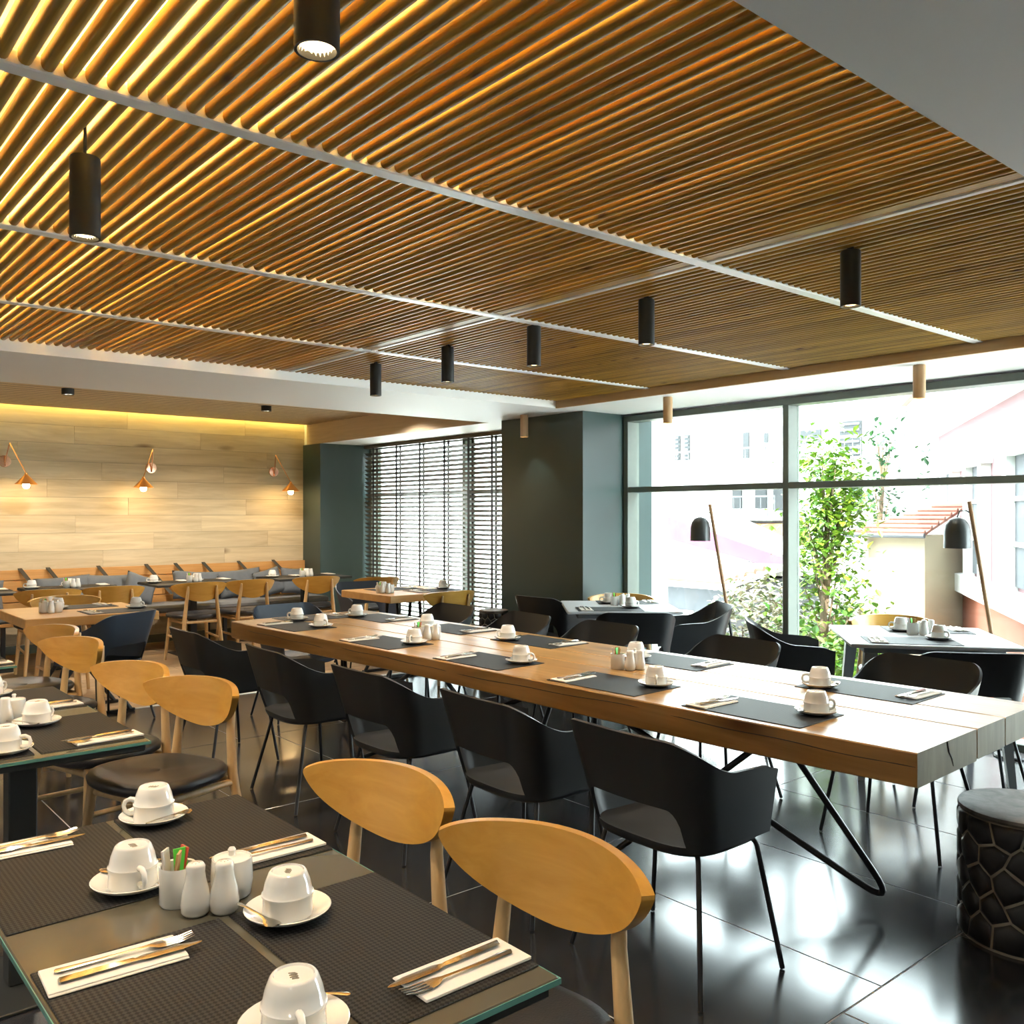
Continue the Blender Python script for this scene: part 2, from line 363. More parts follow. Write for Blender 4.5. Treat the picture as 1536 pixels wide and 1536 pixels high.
# light strips lying on the slats in the cavity
def strip(x, y0, y1, mat, lab):
    tag(link('cavity_light_strip', MB().box(-.008, .008, -(y1-y0)/2, (y1-y0)/2, 0, .006).mesh('cavity_light_strip', mat), None, (x, (y0+y1)/2, SLZ+.0335)), lab, 'light strip', 'light strips above the slats')
NUM = ['first', 'second', 'third', 'fourth', 'fifth', 'sixth', 'seventh', 'eighth', 'ninth', 'tenth', 'eleventh', 'twelfth', 'thirteenth', 'fourteenth', 'fifteenth', 'sixteenth', 'seventeenth', 'eighteenth']
def slat_x(i, k):
    x0, x1 = xp[i]; n = int((x1-x0)/0.044); return x0 + .0135 + k*(x1-x0-.027)/n
strips = [(slat_x(0, k), 'led_warm') for k in range(9, 45, 7)] + [(slat_x(0, k), 'led_neutral') for k in range(49, 68, 6)]
for w, (x, mat) in zip(NUM, strips):
    strip(x, 0.97, 5.44, mat, 'light strip above the slats, %s from the wall side' % w)

# ---- big window wall (X = 5.92)
def window(name, ylo, yhi, zlo, zhi, label, mull, tr=1.668, xi=5.92, at=None, rz=0):
    wdw = empty(name, at or (xi, (ylo+yhi)/2, 0), R(rz)); tag(wdw, label, kind='structure')
    yc = (ylo+yhi)/2; W = .052; D = .15
    def fr(n, x0, x1, y0, y1, z0, z1): link(n, MB().bbox(x0, x1, y0-yc, y1-yc, z0, z1, .004).mesh(n, 'frame_metal'), wdw)
    fr('frame', 0, D, ylo, yhi, zhi-W, zhi); fr('frame', 0, D, ylo, yhi, zlo, zlo+W)
    edges = [ylo] + [mm for mm in mull] + [yhi]
    for e in mull: fr('mullion', 0, D, e-W/2, e+W/2, zlo+W, zhi-W)
    fr('jamb', 0, D, ylo, ylo+W, zlo+W, zhi-W); fr('jamb', 0, D, yhi-W, yhi, zlo+W, zhi-W)
    for k in range(len(edges)-1):
        a = edges[k] + (W if k == 0 else W/2); b_ = edges[k+1] - (W if k == len(edges)-2 else W/2)
        fr('transom', .0, D, a, b_, tr-.024, tr+.024)
        for z0, z1 in ((zlo+W, tr-.024), (tr+.024, zhi-W)):
            link('pane', MB().box(D-.035, D-.023, a-yc, b_-yc, z0, z1).mesh('pane', 'window_glass'), wdw)
    return wdw
window('window_1', 0.12, 5.47, 0.0, 2.318, 'large dark framed window looking out at houses and a tree', [2.0, 3.84])
struct('wall_right_added', MB().box(5.92, 6.2, -2.5, 0.12, 0, SOF), 'dark_paint')  # unseen wall added to shorten the window and dim the near ceiling
window('window_2', 6.55, 10.05, 0.0, 2.325, 'dark framed window behind the venetian blind', [8.06], tr=1.70, xi=6.12)

# ---- venetian blind
bl = empty('venetian_blind', (6.05, 8.3, 0)); tag(bl, 'brown venetian blind with wide slats covering the window beside the pillar', 'blind')
link('head_rail', MB().bbox(-.03, .03, -1.72, 1.72, 2.285, 2.325, .004).mesh('head_rail', 'blind_slat'), bl)
sl = MB().loft([[(-.024, y, 0), (-.008, y, .003), (.008, y, .003), (.024, y, 0), (.024, y, -.002), (-.024, y, -.002)] for y in (-1.72, 1.72)], True, True).mesh('slat', 'blind_slat')
for k in range(42): link('slat', sl, bl, M=Matrix.Translation((0, 0, 0.10 + k*0.0515)) @ Matrix.Rotation(R(37), 4, 'Y'))
link('bottom_rail', MB().bbox(-.026, .026, -1.72, 1.72, .03, .06, .004).mesh('bottom_rail', 'blind_slat'), bl)
tp = MB().box(-.001, .001, -.019, .019, .04, 2.29).mesh('tape', 'blind_tape')
for yy in (9.80, 9.27, 8.775, 8.287, 7.84, 7.436, 7.0):
    link('tape', tp, bl, (-.028, yy-8.3, 0)); link('tape', tp, bl, (.028, yy-8.3, 0))

# ================================================================== FURNITURE PROTOTYPES
# ---- shell armchair (forward = +x)
def ring(W, xb, xf, r, s):
    """U shaped plan path, s 0..1 from front right round the back to front left"""
    t = s if s <= .5 else 1-s; sg = -1 if s <= .5 else 1
    if t < .25: u = t/.25; x = xf + (xb+r-xf)*u; y = W*(1 - .03*(1-u)**2)
    elif t < .40:
        a = (t-.25)/.15*math.pi/2; x = xb+r - r*math.sin(a); y = W-r + r*math.cos(a)
    else: u = (t-.40)/.10; x = xb - .008*math.sin(u*math.pi/2); y = (W-r)*(1-u)
    return x, sg*y
def sst(a, b_, x):
    t = max(0, min(1, (x-a)/(b_-a))); return t*t*(3-2*t)
def shell_pt(s, v):
    t = s if s <= .5 else 1-s
    ztop = .655 + .012*sst(0, .2, t) + .115*sst(.17, .385, t) - .02*(1-sst(0, .06, t))
    zbot = .428 + (.135*math.sqrt(max(0.0, 1 - (max(0.0, .385-t)/.045)**2)) if t > .34 else 0.0)
    z = zbot + (ztop-zbot)*v; k = (z-.43)/.35
    xb, yb = ring(.235, -.19, .20 - .0*k, .12, s); xt, yt = ring(.288, -.275, .205, .12, s)
    return (xb + (xt-xb)*k, yb + (yt-yb)*k, z)
def armchair_meshes(mat):
    NS, NV = 120, 8; m1 = MB(); pts = [[shell_pt(i/NS, j/NV) for i in range(NS+1)] for j in range(NV+1)]
    m1.loft(pts, closed=False)
    shell = m1.mesh('backrest_shell', mat, True, 60, solid=.011)
    m2 = MB(); rg = []
    def seat_ring(k, dz):
        o = []
        for i in range(40):
            a = 2*math.pi*i/40; cx, sx = math.cos(a), math.sin(a); e = 2/3.4
            x = .012 + .208*math.copysign(abs(cx)**e, cx)*k; y = .236*math.copysign(abs(sx)**e, sx)*k
            front = max(0, x-.12)*.25
            o.append((x, y, .432 + dz - front - .012*(1-k*k)*1.2))
        return o
    rg = [seat_ring(.02, .0), seat_ring(.4, .0), seat_ring(.75, .001), seat_ring(.95, .008), seat_ring(1, .012), seat_ring(1.0, .0), seat_ring(.96, -.016), seat_ring(.7, -.022), seat_ring(.02, -.022)]
    m2.loft(rg, True, True)
    seat = m2.mesh('seat', mat, True, 60)
    legs = []
    for fx, fy, tx, ty in ((-.205, -.275, -.10, -.175), (.20, -.275, .13, -.19), (-.205, .275, -.10, .175), (.20, .275, .13, .19)):
        p0 = Vector((tx*.5, ty*.5, .412)); p1 = Vector((tx*1.15, ty*1.1, .412)); p2 = Vector((fx, fy, .004))
        pts = [p0] + arc(p0, p1, p2, .035) + [p2]
        legs.append(MB().tube(pts, .0085, 8).mesh('leg', 'black_steel', True, 50))
    return shell, seat, legs
AC = {m: armchair_meshes(m) for m in ('shell_plastic', 'blue_shell')}
def armchair(x, y, rz, label, group, mat='shell_plastic'):
    e = empty('shell_armchair', (x, y, 0), R(rz)); tag(e, label, 'chair', group)
    sh, se, lg = AC[mat]
    link('backrest_shell', sh, e); link('seat', se, e)
    for l in lg: link('leg', l, e)
    return e

# ---- wooden chair with half-moon back (forward = +x)
def back_board():
    NU, NV = 36, 6; outer = []; inner = []
    W = .268
    for j in range(NV+1):
        ro, ri = [], []
        for i in range(NU+1):
            u = math.sin((-1 + 2*i/NU)*math.pi/2); y = W*math.sin(u*1.12)/math.sin(1.12)
            x = -.215 + .105*(y/W)**2
            top = .792 - .020*u*u - .012*abs(u)**6; bot = .792 - .150*(1-abs(u)**2.6)**.55 - .052*(1 if True else 0)*1
            bot = min(bot, top-.006)
            bot = .752 - .150*max(0, 1-abs(u)**1.75)**.88
            z = bot + (top-bot)*j/NV; lean = -(z-.70)*.16
            th = .010 + .003*(abs(u)**3)
            nrm = Vector((1, -2*.105*y/W/W, 0)).normalized()
            ro.append((x + lean - nrm.x*th, y - nrm.y*th, z)); ri.append((x + lean + nrm.x*th, y + nrm.y*th, z))
        outer.append(ro); inner.append(ri)
    m_ = MB(); rings = []
    for i in range(NU+1):
        rings.append([outer[j][i] for j in range(NV+1)] + [inner[j][i] for j in range(NV, -1, -1)])
    m_.loft(rings, True, True)
    return m_.mesh('backrest', 'chair_wood', True, 40)
def pad():
    rg = []
    def rr(k, z):
        o = []
        for i in range(44):
            a = 2*math.pi*i/44; c_, s_ = math.cos(a), math.sin(a); e = 2/2.7
            x = .225*math.copysign(abs(c_)**e, c_); y = .245*math.copysign(abs(s_)**e, s_)*(1 + .10*x/.225)
            o.append((x*k + .01, y*k, z - .010*max(0, 1-k*k) + .02*(y/.245)**2*.4))
        return o
    for k, z in ((.02, .478), (.5, .480), (.85, .480), (.96, .473), (1.0, .458), (.985, .440), (.93, .431), (.02, .431)): rg.append(rr(k, z))
    return MB().loft(rg, True, True).mesh('seat', 'seat_leather', True, 60)
def wooden_parts():
    P = [('seat', pad()), ('backrest', back_board())]
    for sg in (-1, 1):
        P.append(('rear_leg', MB().tube([(-.255, sg*.205, 0), (-.225, sg*.185, .22), (-.195, sg*.168, .43), (-.200, sg*.150, .60), (-.214, sg*.142, .70), (-.222, sg*.140, .755)], [.013, .017, .020, .0165, .0145, .009], 14).mesh('rear_leg', 'chair_leg_wood', True, 60)))
        P.append(('front_leg', MB().tube([(.215, sg*.215, 0), (.19, sg*.195, .25), (.172, sg*.18, .432)], [.012, .017, .020], 14).mesh('front_leg', 'chair_leg_wood', True, 60)))
        P.append(('side_rail', MB().tube([(-.19, sg*.168, .40), (0, sg*.172, .405), (.172, sg*.18, .405)], [.013, .018, .013], 10).mesh('side_rail', 'chair_leg_wood', True, 60)))
        P.append(('side_stretcher', MB().tube([(-.225, sg*.186, .23), (.19, sg*.195, .25)], .011, 10).mesh('side_stretcher', 'chair_leg_wood', True, 60)))
    P.append(('cross_rail', MB().tube([(.168, -.18, .405), (.168, .18, .405)], .015, 10).mesh('cross_rail', 'chair_leg_wood', True, 60)))
    P.append(('cross_rail', MB().tube([(-.19, -.168, .405), (-.19, .168, .405)], .015, 10).mesh('cross_rail', 'chair_leg_wood', True, 60)))
    return P
WP = wooden_parts()
def wooden_chair(x, y, rz, label, group):
    e = empty('wooden_chair', (x, y, 0), R(rz)); tag(e, label, 'chair', group)
    for n_, me in WP: link(n_, me, e)
    return e

# ---- tableware prototypes (each sits at its own origin)
cup_me = MB().lathe([(.0435, 0), (.0435, .002), (.0425, .030), (.0445, .0325), (.0445, .036), (.0420, .038), (.0385, .056), (.0325, .071), (.0300, .074), (.0275, .0745), (.0262, .0715), (.001, .0710)], 32).mesh('cup', 'porcelain', True, 50)
handle_me = MB().tube([(.040, 0, .012), (.055, 0, .009), (.066, 0, .014), (.070, 0, .026), (.066, 0, .037), (.055, 0, .042), (.041, 0, .040)], [.006, .0055, .005, .005, .005, .0055, .006], 10).mesh('handle', 'porcelain', True, 60)
mk_ = MB()
for q in range(3):
    mk_.tube([(-.008 + .006*q, -.006, .0716), (-.006 + .006*q, .002, .0716), (-.002 + .006*q, .005, .0716), (-.003 + .006*q, -.004, .0716)], .0009, 5)
mark_me = mk_.mesh('maker_mark', 'porcelain_mark')
saucer_me = MB().lathe([(.040, 0), (.045, .002), (.066, .010), (.0735, .0155), (.0745, .0175), (.073, .0185), (.062, .0135), (.046, .0075), (.044, .006), (.001, .006)], 36).mesh('saucer', 'porcelain', True, 50)
napkin_me = MB().bbox(-.10, .10, -.045, .045, 0, .003, .0012).mesh('napkin', 'paper')
napfold = MB().bbox(-.10, .10, -.040, .045, .003, .0052, .001).mesh('fold', 'paper')
mat_me = MB().bbox(-.148, .148, -.240, .240, 0, .003, .0012).mesh('placemat', 'mat_weave')
def spoon_mesh():
    m_ = MB(); rg = []
    for x, w, z in ((.055, .002, .004), (.052, .009, .003), (.040, .0135, .001), (.028, .011, .002), (.018, .005, .004), (.0, .0028, .006), (-.04, .003, .007), (-.062, .005, .006), (-.066, .002, .006)):
        rg.append([(x, -w, z), (x, 0, z-.0018), (x, w, z), (x, 0, z+.0012)])
    return m_.loft(rg, True, True).mesh('spoon', 'steel', True, 80)
def knife_mesh():
    m_ = MB(); rg = []
    for x, w, h in ((-.105, .002, .002), (-.103, .0075, .0045), (-.03, .0065, .0042), (.0, .0055, .0036), (.005, .0045, .0015), (.02, .0095, .0012), (.075, .0095, .001), (.10, .004, .0008), (.106, .001, .0006)):
        rg.append([(x, -w, .0045), (x, 0, .0045-h*.8), (x, w, .0045), (x, 0, .0045+h)])
    return m_.loft(rg, True, True).mesh('knife', 'steel', True, 60)
def fork_mesh():
    m_ = MB(); rg = []
    for x, w, z in ((-.10, .002, .004), (-.097, .007, .004), (-.04, .0045, .004), (.02, .0028, .0055), (.035, .004, .006), (.048, .0115, .004), (.062, .0125, .003)):
        rg.append([(x, -w, z), (x, 0, z-.0018), (x, w, z), (x, 0, z+.0018)])
    m_.loft(rg, True, True)
    for q in range(4):
        y = -.0108 + .0072*q; m_.tube([(.060, y, .003), (.085, y, .0035), (.105, y*.9, .008)], [.0022, .0019, .0009], 6)
    return m_.mesh('fork', 'steel', True, 60)
spoon_me, knife_me, fork_me = spoon_mesh(), knife_mesh(), fork_mesh()
def setting(x, y, rz, zt, where, grp, full=True, mat=True, jit=.010):
    """one place: mat, napkin with fork and knife, saucer with upturned cup and spoon; local +x points to the table middle"""
    rr = R(rz); c_, s_ = math.cos(rr), math.sin(rr); rnd = random.Random(hash((round(x, 2), round(y, 2))) & 0xffff)
    def W(lx, ly): return (x + c_*lx - s_*ly, y + s_*lx + c_*ly)
    z = zt
    if mat:
        o = link('placemat', mat_me, None, (x, y, zt), rr); tag(o, 'black placemat, ' + where, 'placemat', 'placemats ' + grp); z = zt + .003
    jx, jy = rnd.uniform(-jit, jit), rnd.uniform(-jit, jit)
    sx, sy = W(.080 + jx, -.165 + jy)
    zs = zt + .0032
    if not mat: zs = zt
    o = link('saucer', saucer_me, None, (sx, sy, zs), rr); tag(o, 'white saucer, ' + where, 'saucer', 'saucers ' + grp)
    ca_ = rr + R(rnd.uniform(-150, -30))
    o = link('cup', cup_me, None, (sx, sy, zs+.0062), ca_); tag(o, 'upturned white cup, ' + where, 'cup', 'cups ' + grp)
    link('handle', handle_me, o)
    if full: link('maker_mark', mark_me, o)
    if full:
        sa = ca_ + R(rnd.uniform(110, 200)); 
        o = link('spoon', spoon_me, None, (sx + .0575*math.cos(sa), sy + .0575*math.sin(sa), zs+.0165), sa + R(90)); tag(o, 'steel teaspoon, ' + where, 'spoon', 'spoons ' + grp)
    nx, ny = W(-.045 + jx*.5, .178 + jy*.5); na = rr + R(rnd.uniform(-4, 4))
    o = link('napkin', napkin_me, None, (nx, ny, z+.0004), na); tag(o, 'folded white napkin, ' + where, 'napkin', 'napkins ' + grp); link('fold', napfold, o)
    if full:
        def Wn(lx, ly): return (nx + math.cos(na)*lx - math.sin(na)*ly, ny + math.sin(na)*lx + math.cos(na)*ly)
        kx, ky = Wn(.022, -.016); fx, fy = Wn(.018, .016)
        o = link('knife', knife_me, None, (kx, ky, z+.0058), na + R(rnd.uniform(-4, 4))); tag(o, 'steel knife, ' + where, 'knife', 'knives ' + grp)
        o = link('fork', fork_me, None, (fx, fy, z+.0058), na + R(rnd.uniform(-5, 5))); tag(o, 'steel fork, ' + where, 'fork', 'forks ' + grp)
shaker_me = MB().lathe([(.020, 0), (.0245, .006), (.0255, .02), (.0225, .042), (.0175, .062), (.0160, .074), (.0165, .084), (.013, .089), (.001, .090)], 24).mesh('shaker', 'porcelain', True, 60)
holes_me = MB()
for q in range(5):
    a = 2*math.pi*q/5; holes_me.lathe([(.0012, .0885), (.0012, .0899)], 6, (.006*math.cos(a), .006*math.sin(a), 0))
holes_me = holes_me.mesh('holes', 'porcelain_mark')
holder_me = MB().lathe([(.029, 0), (.0315, .004), (.0320, .068), (.0315, .070), (.0290, .068), (.0285, .012), (.001, .010)], 28).mesh('sugar_holder', 'porcelain', True, 50)
packs = [(MB().box(-.012, .012, -.002, .002, .014, .096).mesh('sugar_packet', mm)) for mm in ('sugar_brown', 'sugar_green', 'sugar_red', 'paper')]
bowl_me = MB().lathe([(.030, 0), (.034, .004), (.038, .03), (.0365, .062), (.0355, .070), (.034, .070), (.033, .066), (.001, .066)], 30).mesh('sugar_bowl', 'porcelain', True, 50)
lid_me = MB().lathe([(.0325, .0665), (.0325, .0695), (.02, .0725), (.006, .074), (.0055, .080), (.0075, .084), (.005, .088), (.001, .0885)], 24).mesh('lid', 'porcelain', True, 50)
def cruet(x, y, zt, rz, where, grp, full=True, bowl=True):
    rr = R(rz)
    def W(lx, ly): return (x + math.cos(rr)*lx - math.sin(rr)*ly, y + math.sin(rr)*lx + math.cos(rr)*ly, zt)
    h = link('sugar_holder', holder_me, None, W(0, .045), rr); tag(h, 'white porcelain holder of sugar packets ' + where, 'sugar holder', 'sugar holders ' + grp)
    for q, (dx, dy, a, t) in enumerate(((-.012, .004, 20, 8), (.004, -.008, -35, -9), (.010, .010, 60, 10), (-.002, .014, 10, -6))):
        link('sugar_packet', packs[q], h, M=Matrix.Translation((dx, dy, 0)) @ Matrix.Rotation(R(a), 4, 'Z') @ Matrix.Rotation(R(t), 4, 'X'))
    for nm, ly, lx, lb in (('salt_shaker', -.012, -.030, 'white porcelain salt shaker '), ('pepper_shaker', -.055, -.008, 'white porcelain pepper shaker ')):
        o = link(nm, shaker_me, None, W(lx, ly), rr); tag(o, lb + where, 'shaker', 'shakers ' + grp)
        if full: link('holes', holes_me, o)
    if bowl:
        o = link('sugar_bowl', bowl_me, None, W(.056, -.030), rr); tag(o, 'lidded white sugar bowl ' + where, 'sugar bowl', 'sugar bowls ' + grp); link('lid', lid_me, o)

# ================================================================== TABLES
# ---- dark glass tables beside the camera
def glass_table(x0, x1, y0, y1, label):
    e = empty('glass_table', ((x0+x1)/2, (y0+y1)/2, 0)); tag(e, label, 'table', 'dark glass tables'); w, h = (x1-x0)/2, (y1-y0)/2
    link('tabletop', MB().bbox(-w+.002, w-.002, -h+.002, h-.002, .7385, .75, .002).mesh('tabletop', 'dark_glass'), e)
    link('glass_rim', MB().loft([[(-w, -h, z), (w, -h, z), (w, h, z), (-w, h, z)] for z in (.7395, .7485)]).mesh('glass_rim', 'glass_edge', solid=.0015), e)
    link('board', MB().bbox(-w+.012, w-.012, -h+.012, h-.012, .718, .738, .003).mesh('board', 'black_matt'), e)
    for yy in (-h*.55, h*.55):
        link('pedestal', MB().bbox(-.04, .04, yy-.04, yy+.04, .012, .718, .004).mesh('pedestal', 'black_matt'), e)
        link('foot_plate', MB().bbox(-.20, .20, yy-.20, yy+.20, 0, .012, .003).mesh('foot_plate', 'black_matt'), e)
T0 = (.325, .945, 1.0, 2.18); T1 = (.345, .965, 2.87, 4.03); T2 = (.35, .97, 4.70, 5.86)
glass_table(*T0, 'dark glass topped table in front, laid for four')
glass_table(*T1, 'dark glass topped table in the middle of the row of three')
glass_table(*T2, 'dark glass topped table cut by the frame beyond two others')
for (x0, x1, y0, y1), nm, g in ((T0, 'the front glass table', 'on the front glass table'), (T1, 'the middle glass table', 'on the middle glass table')):
    a, b_ = y0 + .285, y1 - .25
    setting(x1-.152, a, 180, .75, 'chair side of %s, camera end' % nm, g)
    setting(x1-.152, b_, 180, .75, 'chair side of %s, far end' % nm, g)
    setting(x0+.155, a, 0, .75, 'chairless side of %s, camera end' % nm, g)
    setting(x0+.155, b_, 0, .75, 'chairless side of %s, far end' % nm, g)
    cruet((x0+x1)/2 - .012, (y0+y1)/2 + .01, .75, 35, 'in the middle of %s' % nm, g)
setting(T2[1]-.152, T2[2]+.285, 180, .75, 'on the glass table cut by the frame', 'on the third glass table')
for x, y, h_, lab in ((1.09, 1.34, 189, 'yellow wood chair at the front glass table, close to the camera'), (1.10, 1.965, 191, 'yellow wood chair at the front glass table, end towards the oak wall'),
                  (1.23, 3.53, 199, 'yellow wood chair at the middle glass table, end towards the camera'), (1.17, 4.09, 197, 'yellow wood chair at the middle glass table, end towards the oak wall'),
                  (1.20, 5.14, 199, 'yellow wood chair at the third glass table, end towards the camera'), (1.26, 5.80, 197, 'yellow wood chair at the third glass table, end towards the oak wall')):
    wooden_chair(x, y, h_, lab, 'wooden chairs at the glass tables')

# ---- long slab table
LT = empty('long_slab_table', (3.05, 3.52, 0), R(2.2)); tag(LT, 'long thick oak slab table on bent black rods, laid for eleven', 'table')
def slabplank(x0, x1, z0, z1, wob=.006):
    rg = []; n = 36; rnd = random.Random(round(x0*1000))
    ph = rnd.uniform(0, 6)
    for i in range(n+1):
        y = -2.24 + 4.48*i/n; w0 = wob*math.sin(y*2.1+ph) + wob*.5*math.sin(y*5.3+ph); b_ = .004
        lo = z0 + .006*math.sin(y*1.7+ph)
        xa = x0 + (w0 if x0 < -.4 else 0); xb = x1 + (w0 if x1 > .4 else 0)
        rg.append([(xa+b_, y, lo), (xb-b_, y, lo), (xb, y, lo+b_), (xb, y, z1-b_), (xb-b_, y, z1), (xa+b_, y, z1), (xa, y, z1-b_), (xa - (.004 if x0 < -.4 else 0)*math.sin(y*9+ph), y, (lo+z1)/2), (xa, y, lo+b_)])
    me = MB().loft(rg, True, True).mesh('slab_plank', 'slab_oak', True, 30); me.materials.append(MATS['slab_end'])
    for p in me.polygons:
        if abs(p.normal.y) > .9 and len(p.vertices) > 4: p.material_index = 1
    return me
for x0, x1 in ((-.515, -.065), (-.057, .183), (.191, .515)): link('plank', slabplank(x0, x1, .648, .75), LT)
rc = random.Random(-515); phc = rc.uniform(0, 6)
def side_x(y): return -.515 + .006*math.sin(y*2.1+phc) + .003*math.sin(y*5.3+phc) - .004*math.sin(y*9+phc)*.55
for y0, y1, z0, z1 in ((-2.235, -1.35, .705, .716), (-1.2, -.1, .722, .705), (-.05, .9, .708, .720), (1.1, 2.0, .700, .712)):
    pts = [(side_x(y0+(y1-y0)*k/24), y0+(y1-y0)*k/24, z0+(z1-z0)*k/24 + .0022*math.sin(k*.55+y0*5)) for k in range(25)]
    link('crack', MB().tube(pts, [.0005] + [.0017]*23 + [.0005], 6).mesh('crack', 'stool_facet'), LT)
link('crack', MB().tube([(-.30, -2.2402, .75), (-.285, -2.2402, .715), (-.262, -2.2402, .69), (-.25, -2.2402, .665)], [.002, .0022, .0016, .0006], 6).mesh('crack', 'stool_facet'), LT)
# bent rod frame: floor apexes and under-top points, in world then to local
Minv = (Matrix.Translation((3.05, 3.52, 0)) @ Matrix.Rotation(R(2.2), 4, 'Z')).inverted()
def rod(a, p, b_):
    a, p, b_ = (Minv @ Vector(q) for q in (a, p, b_))
    return MB().tube([a] + arc(a, p, b_, .05, 8) + [b_], .0125, 10).mesh('leg_rod', 'black_steel', True, 50)
tz = .648; f0 = .013
Ta, Tb, Tc, Td = (2.93, 1.93, tz), (2.90, 3.10, tz), (2.92, 4.15, tz), (2.97, 5.2, tz)
for a, p, b_ in ((Ta, (3.20, 1.60, f0), (2.80, 2.75, tz)), (Ta, (2.62, 2.60, f0), (2.80, 2.75, tz)), (Tb, (3.14, 3.62, f0), Tc), (Td, (2.71, 4.64, f0), Tb), (Td, (3.12, 5.50, f0), Tc)):
    link('leg_rod', rod(a, p, b_), LT)
for q in (Ta, (2.80, 2.75, tz), Tb, Tc, Td):
    v = Minv @ Vector(q); link('fixing_plate', MB().bbox(v.x-.07, v.x+.07, v.y-.05, v.y+.05, .638, .6485, .003).mesh('fixing_plate', 'black_steel'), LT)
nearY = [1.93, 2.63, 3.42, 4.27, 5.25]; ordn = ['first', 'second', 'third', 'fourth', 'fifth']
for i, y in enumerate(nearY):
    xe = 2.615 - (y-1.28)*.0384
    armchair(xe - .255, y, random.uniform(-3, 3), 'black armchair backing us at the slab table, %s from its cracked end' % ordn[i], 'armchairs along the near side of the slab table')
    setting(xe + .185, y - .03, 2.2, .75, 'near side of the slab table, %s from cracked end' % ordn[i], 'along the slab table')
farY = [(1.98, 1.84), (2.94, 2.80), (3.88, 3.72), (4.62, 4.46), (5.40, 5.26)]
for i, (yc_, ys_) in enumerate(farY):
    xe = 3.63 - (yc_-1.28)*.0384
    armchair(xe + .30 + (.06 if i == 0 else 0), yc_, 180 + random.uniform(-5, 5), 'black armchair facing us across the slab table, %s from its cracked end' % ordn[i], 'armchairs along the window side of the slab table')
    setting(xe - .185, ys_, 182.2, .75, 'window side of the slab table, %s from cracked end' % ordn[i], 'along the slab table')
armchair(3.08, 6.02, 272, 'blue-black shell armchair at the head of the slab table', 'armchair at the head of the slab table', 'blue_shell')
setting(2.96, 5.57, 272, .75, 'at the head of the slab table', 'along the slab table')
cruet(3.06, 2.80, .75, 40, 'on the slab table near its cracked end', 'on the slab table')
cruet(2.93, 4.20, .75, 40, 'on the slab table towards its head', 'on the slab table')

# ---- square oak tables on black trestles
def oak_table(x0, x1, y0, y1, label):
    e = empty('oak_table', ((x0+x1)/2, (y0+y1)/2, 0)); tag(e, label, 'table', 'square oak tables'); w, h = (x1-x0)/2, (y1-y0)/2
    link('tabletop', MB().bbox(-w, w, -h, h, .685, .75, .004).mesh('tabletop', 'table_oak'), e)
    for sx in (-1, 1):
        for sy in (-1, 1):
            link('leg', MB().tube([(sx*w*.12, sy*h*.45, .684), (sx*w*.18, sy*h*.45, .36), (sx*w*.72, sy*h*.45, .012)], .016, 8).mesh('leg', 'black_steel', True, 50), e)
    for sy in (-1, 1): link('foot_bar', MB().bbox(-w*.78, w*.78, sy*h*.45-.016, sy*h*.45+.016, 0, .024, .004).mesh('foot_bar', 'black_steel'), e)
    link('spine_bar', MB().tube([(0, -h*.45, .36), (0, h*.45, .36)], .014, 8).mesh('spine_bar', 'black_steel', True, 50), e)
oak_table(1.43, 2.31, 6.70, 7.57, 'square oak topped table with black trestle at the edge of the oak floor')
setting(2.08, 6.90, 90, .75, 'on the oak table at the frame edge, armchair side', 'on the oak tables', True)
setting(1.95, 7.38, 270, .75, 'on the oak table at the frame edge, bench side', 'on the oak tables', True)
cruet(1.66, 7.10, .75, 20, 'on the oak table at the frame edge', 'on the oak tables', False)
armchair(1.90, 6.62, 122, 'blue-black shell armchair at the oak table by the frame edge', 'armchair at the frame-edge oak table', 'blue_shell')
wooden_chair(1.98, 7.80, 268, 'yellow wood chair facing us across the oak table at the frame edge', 'wooden chairs at the oak tables')
oak_table(4.24, 5.06, 6.62, 7.46, 'square oak topped table with black legs in front of the blinds')
setting(4.66, 7.22, 270, .75, 'on the oak table by the blinds, bench side', 'on the oak tables', True)
setting(4.86, 6.86, 90, .75, 'on the oak table by the blinds, slab table side', 'on the oak tables', True)
cruet(4.36, 6.92, .75, 20, 'on the oak table by the blinds', 'on the oak tables', False)
armchair(4.66, 7.66, 262, 'blue-black shell armchair behind the oak table by the blinds', 'armchair at the blind-side oak table', 'blue_shell')
wooden_chair(4.70, 6.52, 90, 'yellow wood chair at the oak table in front of the blinds', 'wooden chairs at the oak tables')

# ---- window tables, set diagonally
def window_table(x, y, rz, s, label, ins=.06):
    e = empty('window_table', (x, y, 0), R(rz)); tag(e, label, 'table', 'pale tables by the window'); h = s/2
    link('tabletop', MB().bbox(-h, h, -h, h, .728, .75, .005).mesh('tabletop', 'white_table'), e)
    link('apron', MB().bbox(-h+.08, h-.08, -h+.08, h-.08, .69, .728, .004).mesh('apron', 'table_leg_grey'), e)
    for sx in (-1, 1):
        for sy in (-1, 1):
            c0 = (sx*(h-ins-.06), sy*(h-ins-.06)); c1 = (sx*(h-ins), sy*(h-ins))
            link('leg', MB().loft([[(c[0]-r_, c[1]-r_, z), (c[0]+r_, c[1]-r_, z), (c[0]+r_, c[1]+r_, z), (c[0]-r_, c[1]+r_, z)] for c, r_, z in ((c1, .018, 0), (c0, .034, .69))], True, True).mesh('leg', 'table_leg_grey'), e)
def tloc(cx, cy_, rz, lx, ly): 
    a = R(rz); return cx + math.cos(a)*lx - math.sin(a)*ly, cy_ + math.sin(a)*lx + math.cos(a)*ly
window_table(5.13, 4.79, 50, .84, 'pale square table set diagonally beside the wide pillar', .24)
window_table(5.20, 2.49, 38, .88, 'pale square table set diagonally at the frame edge by the window')
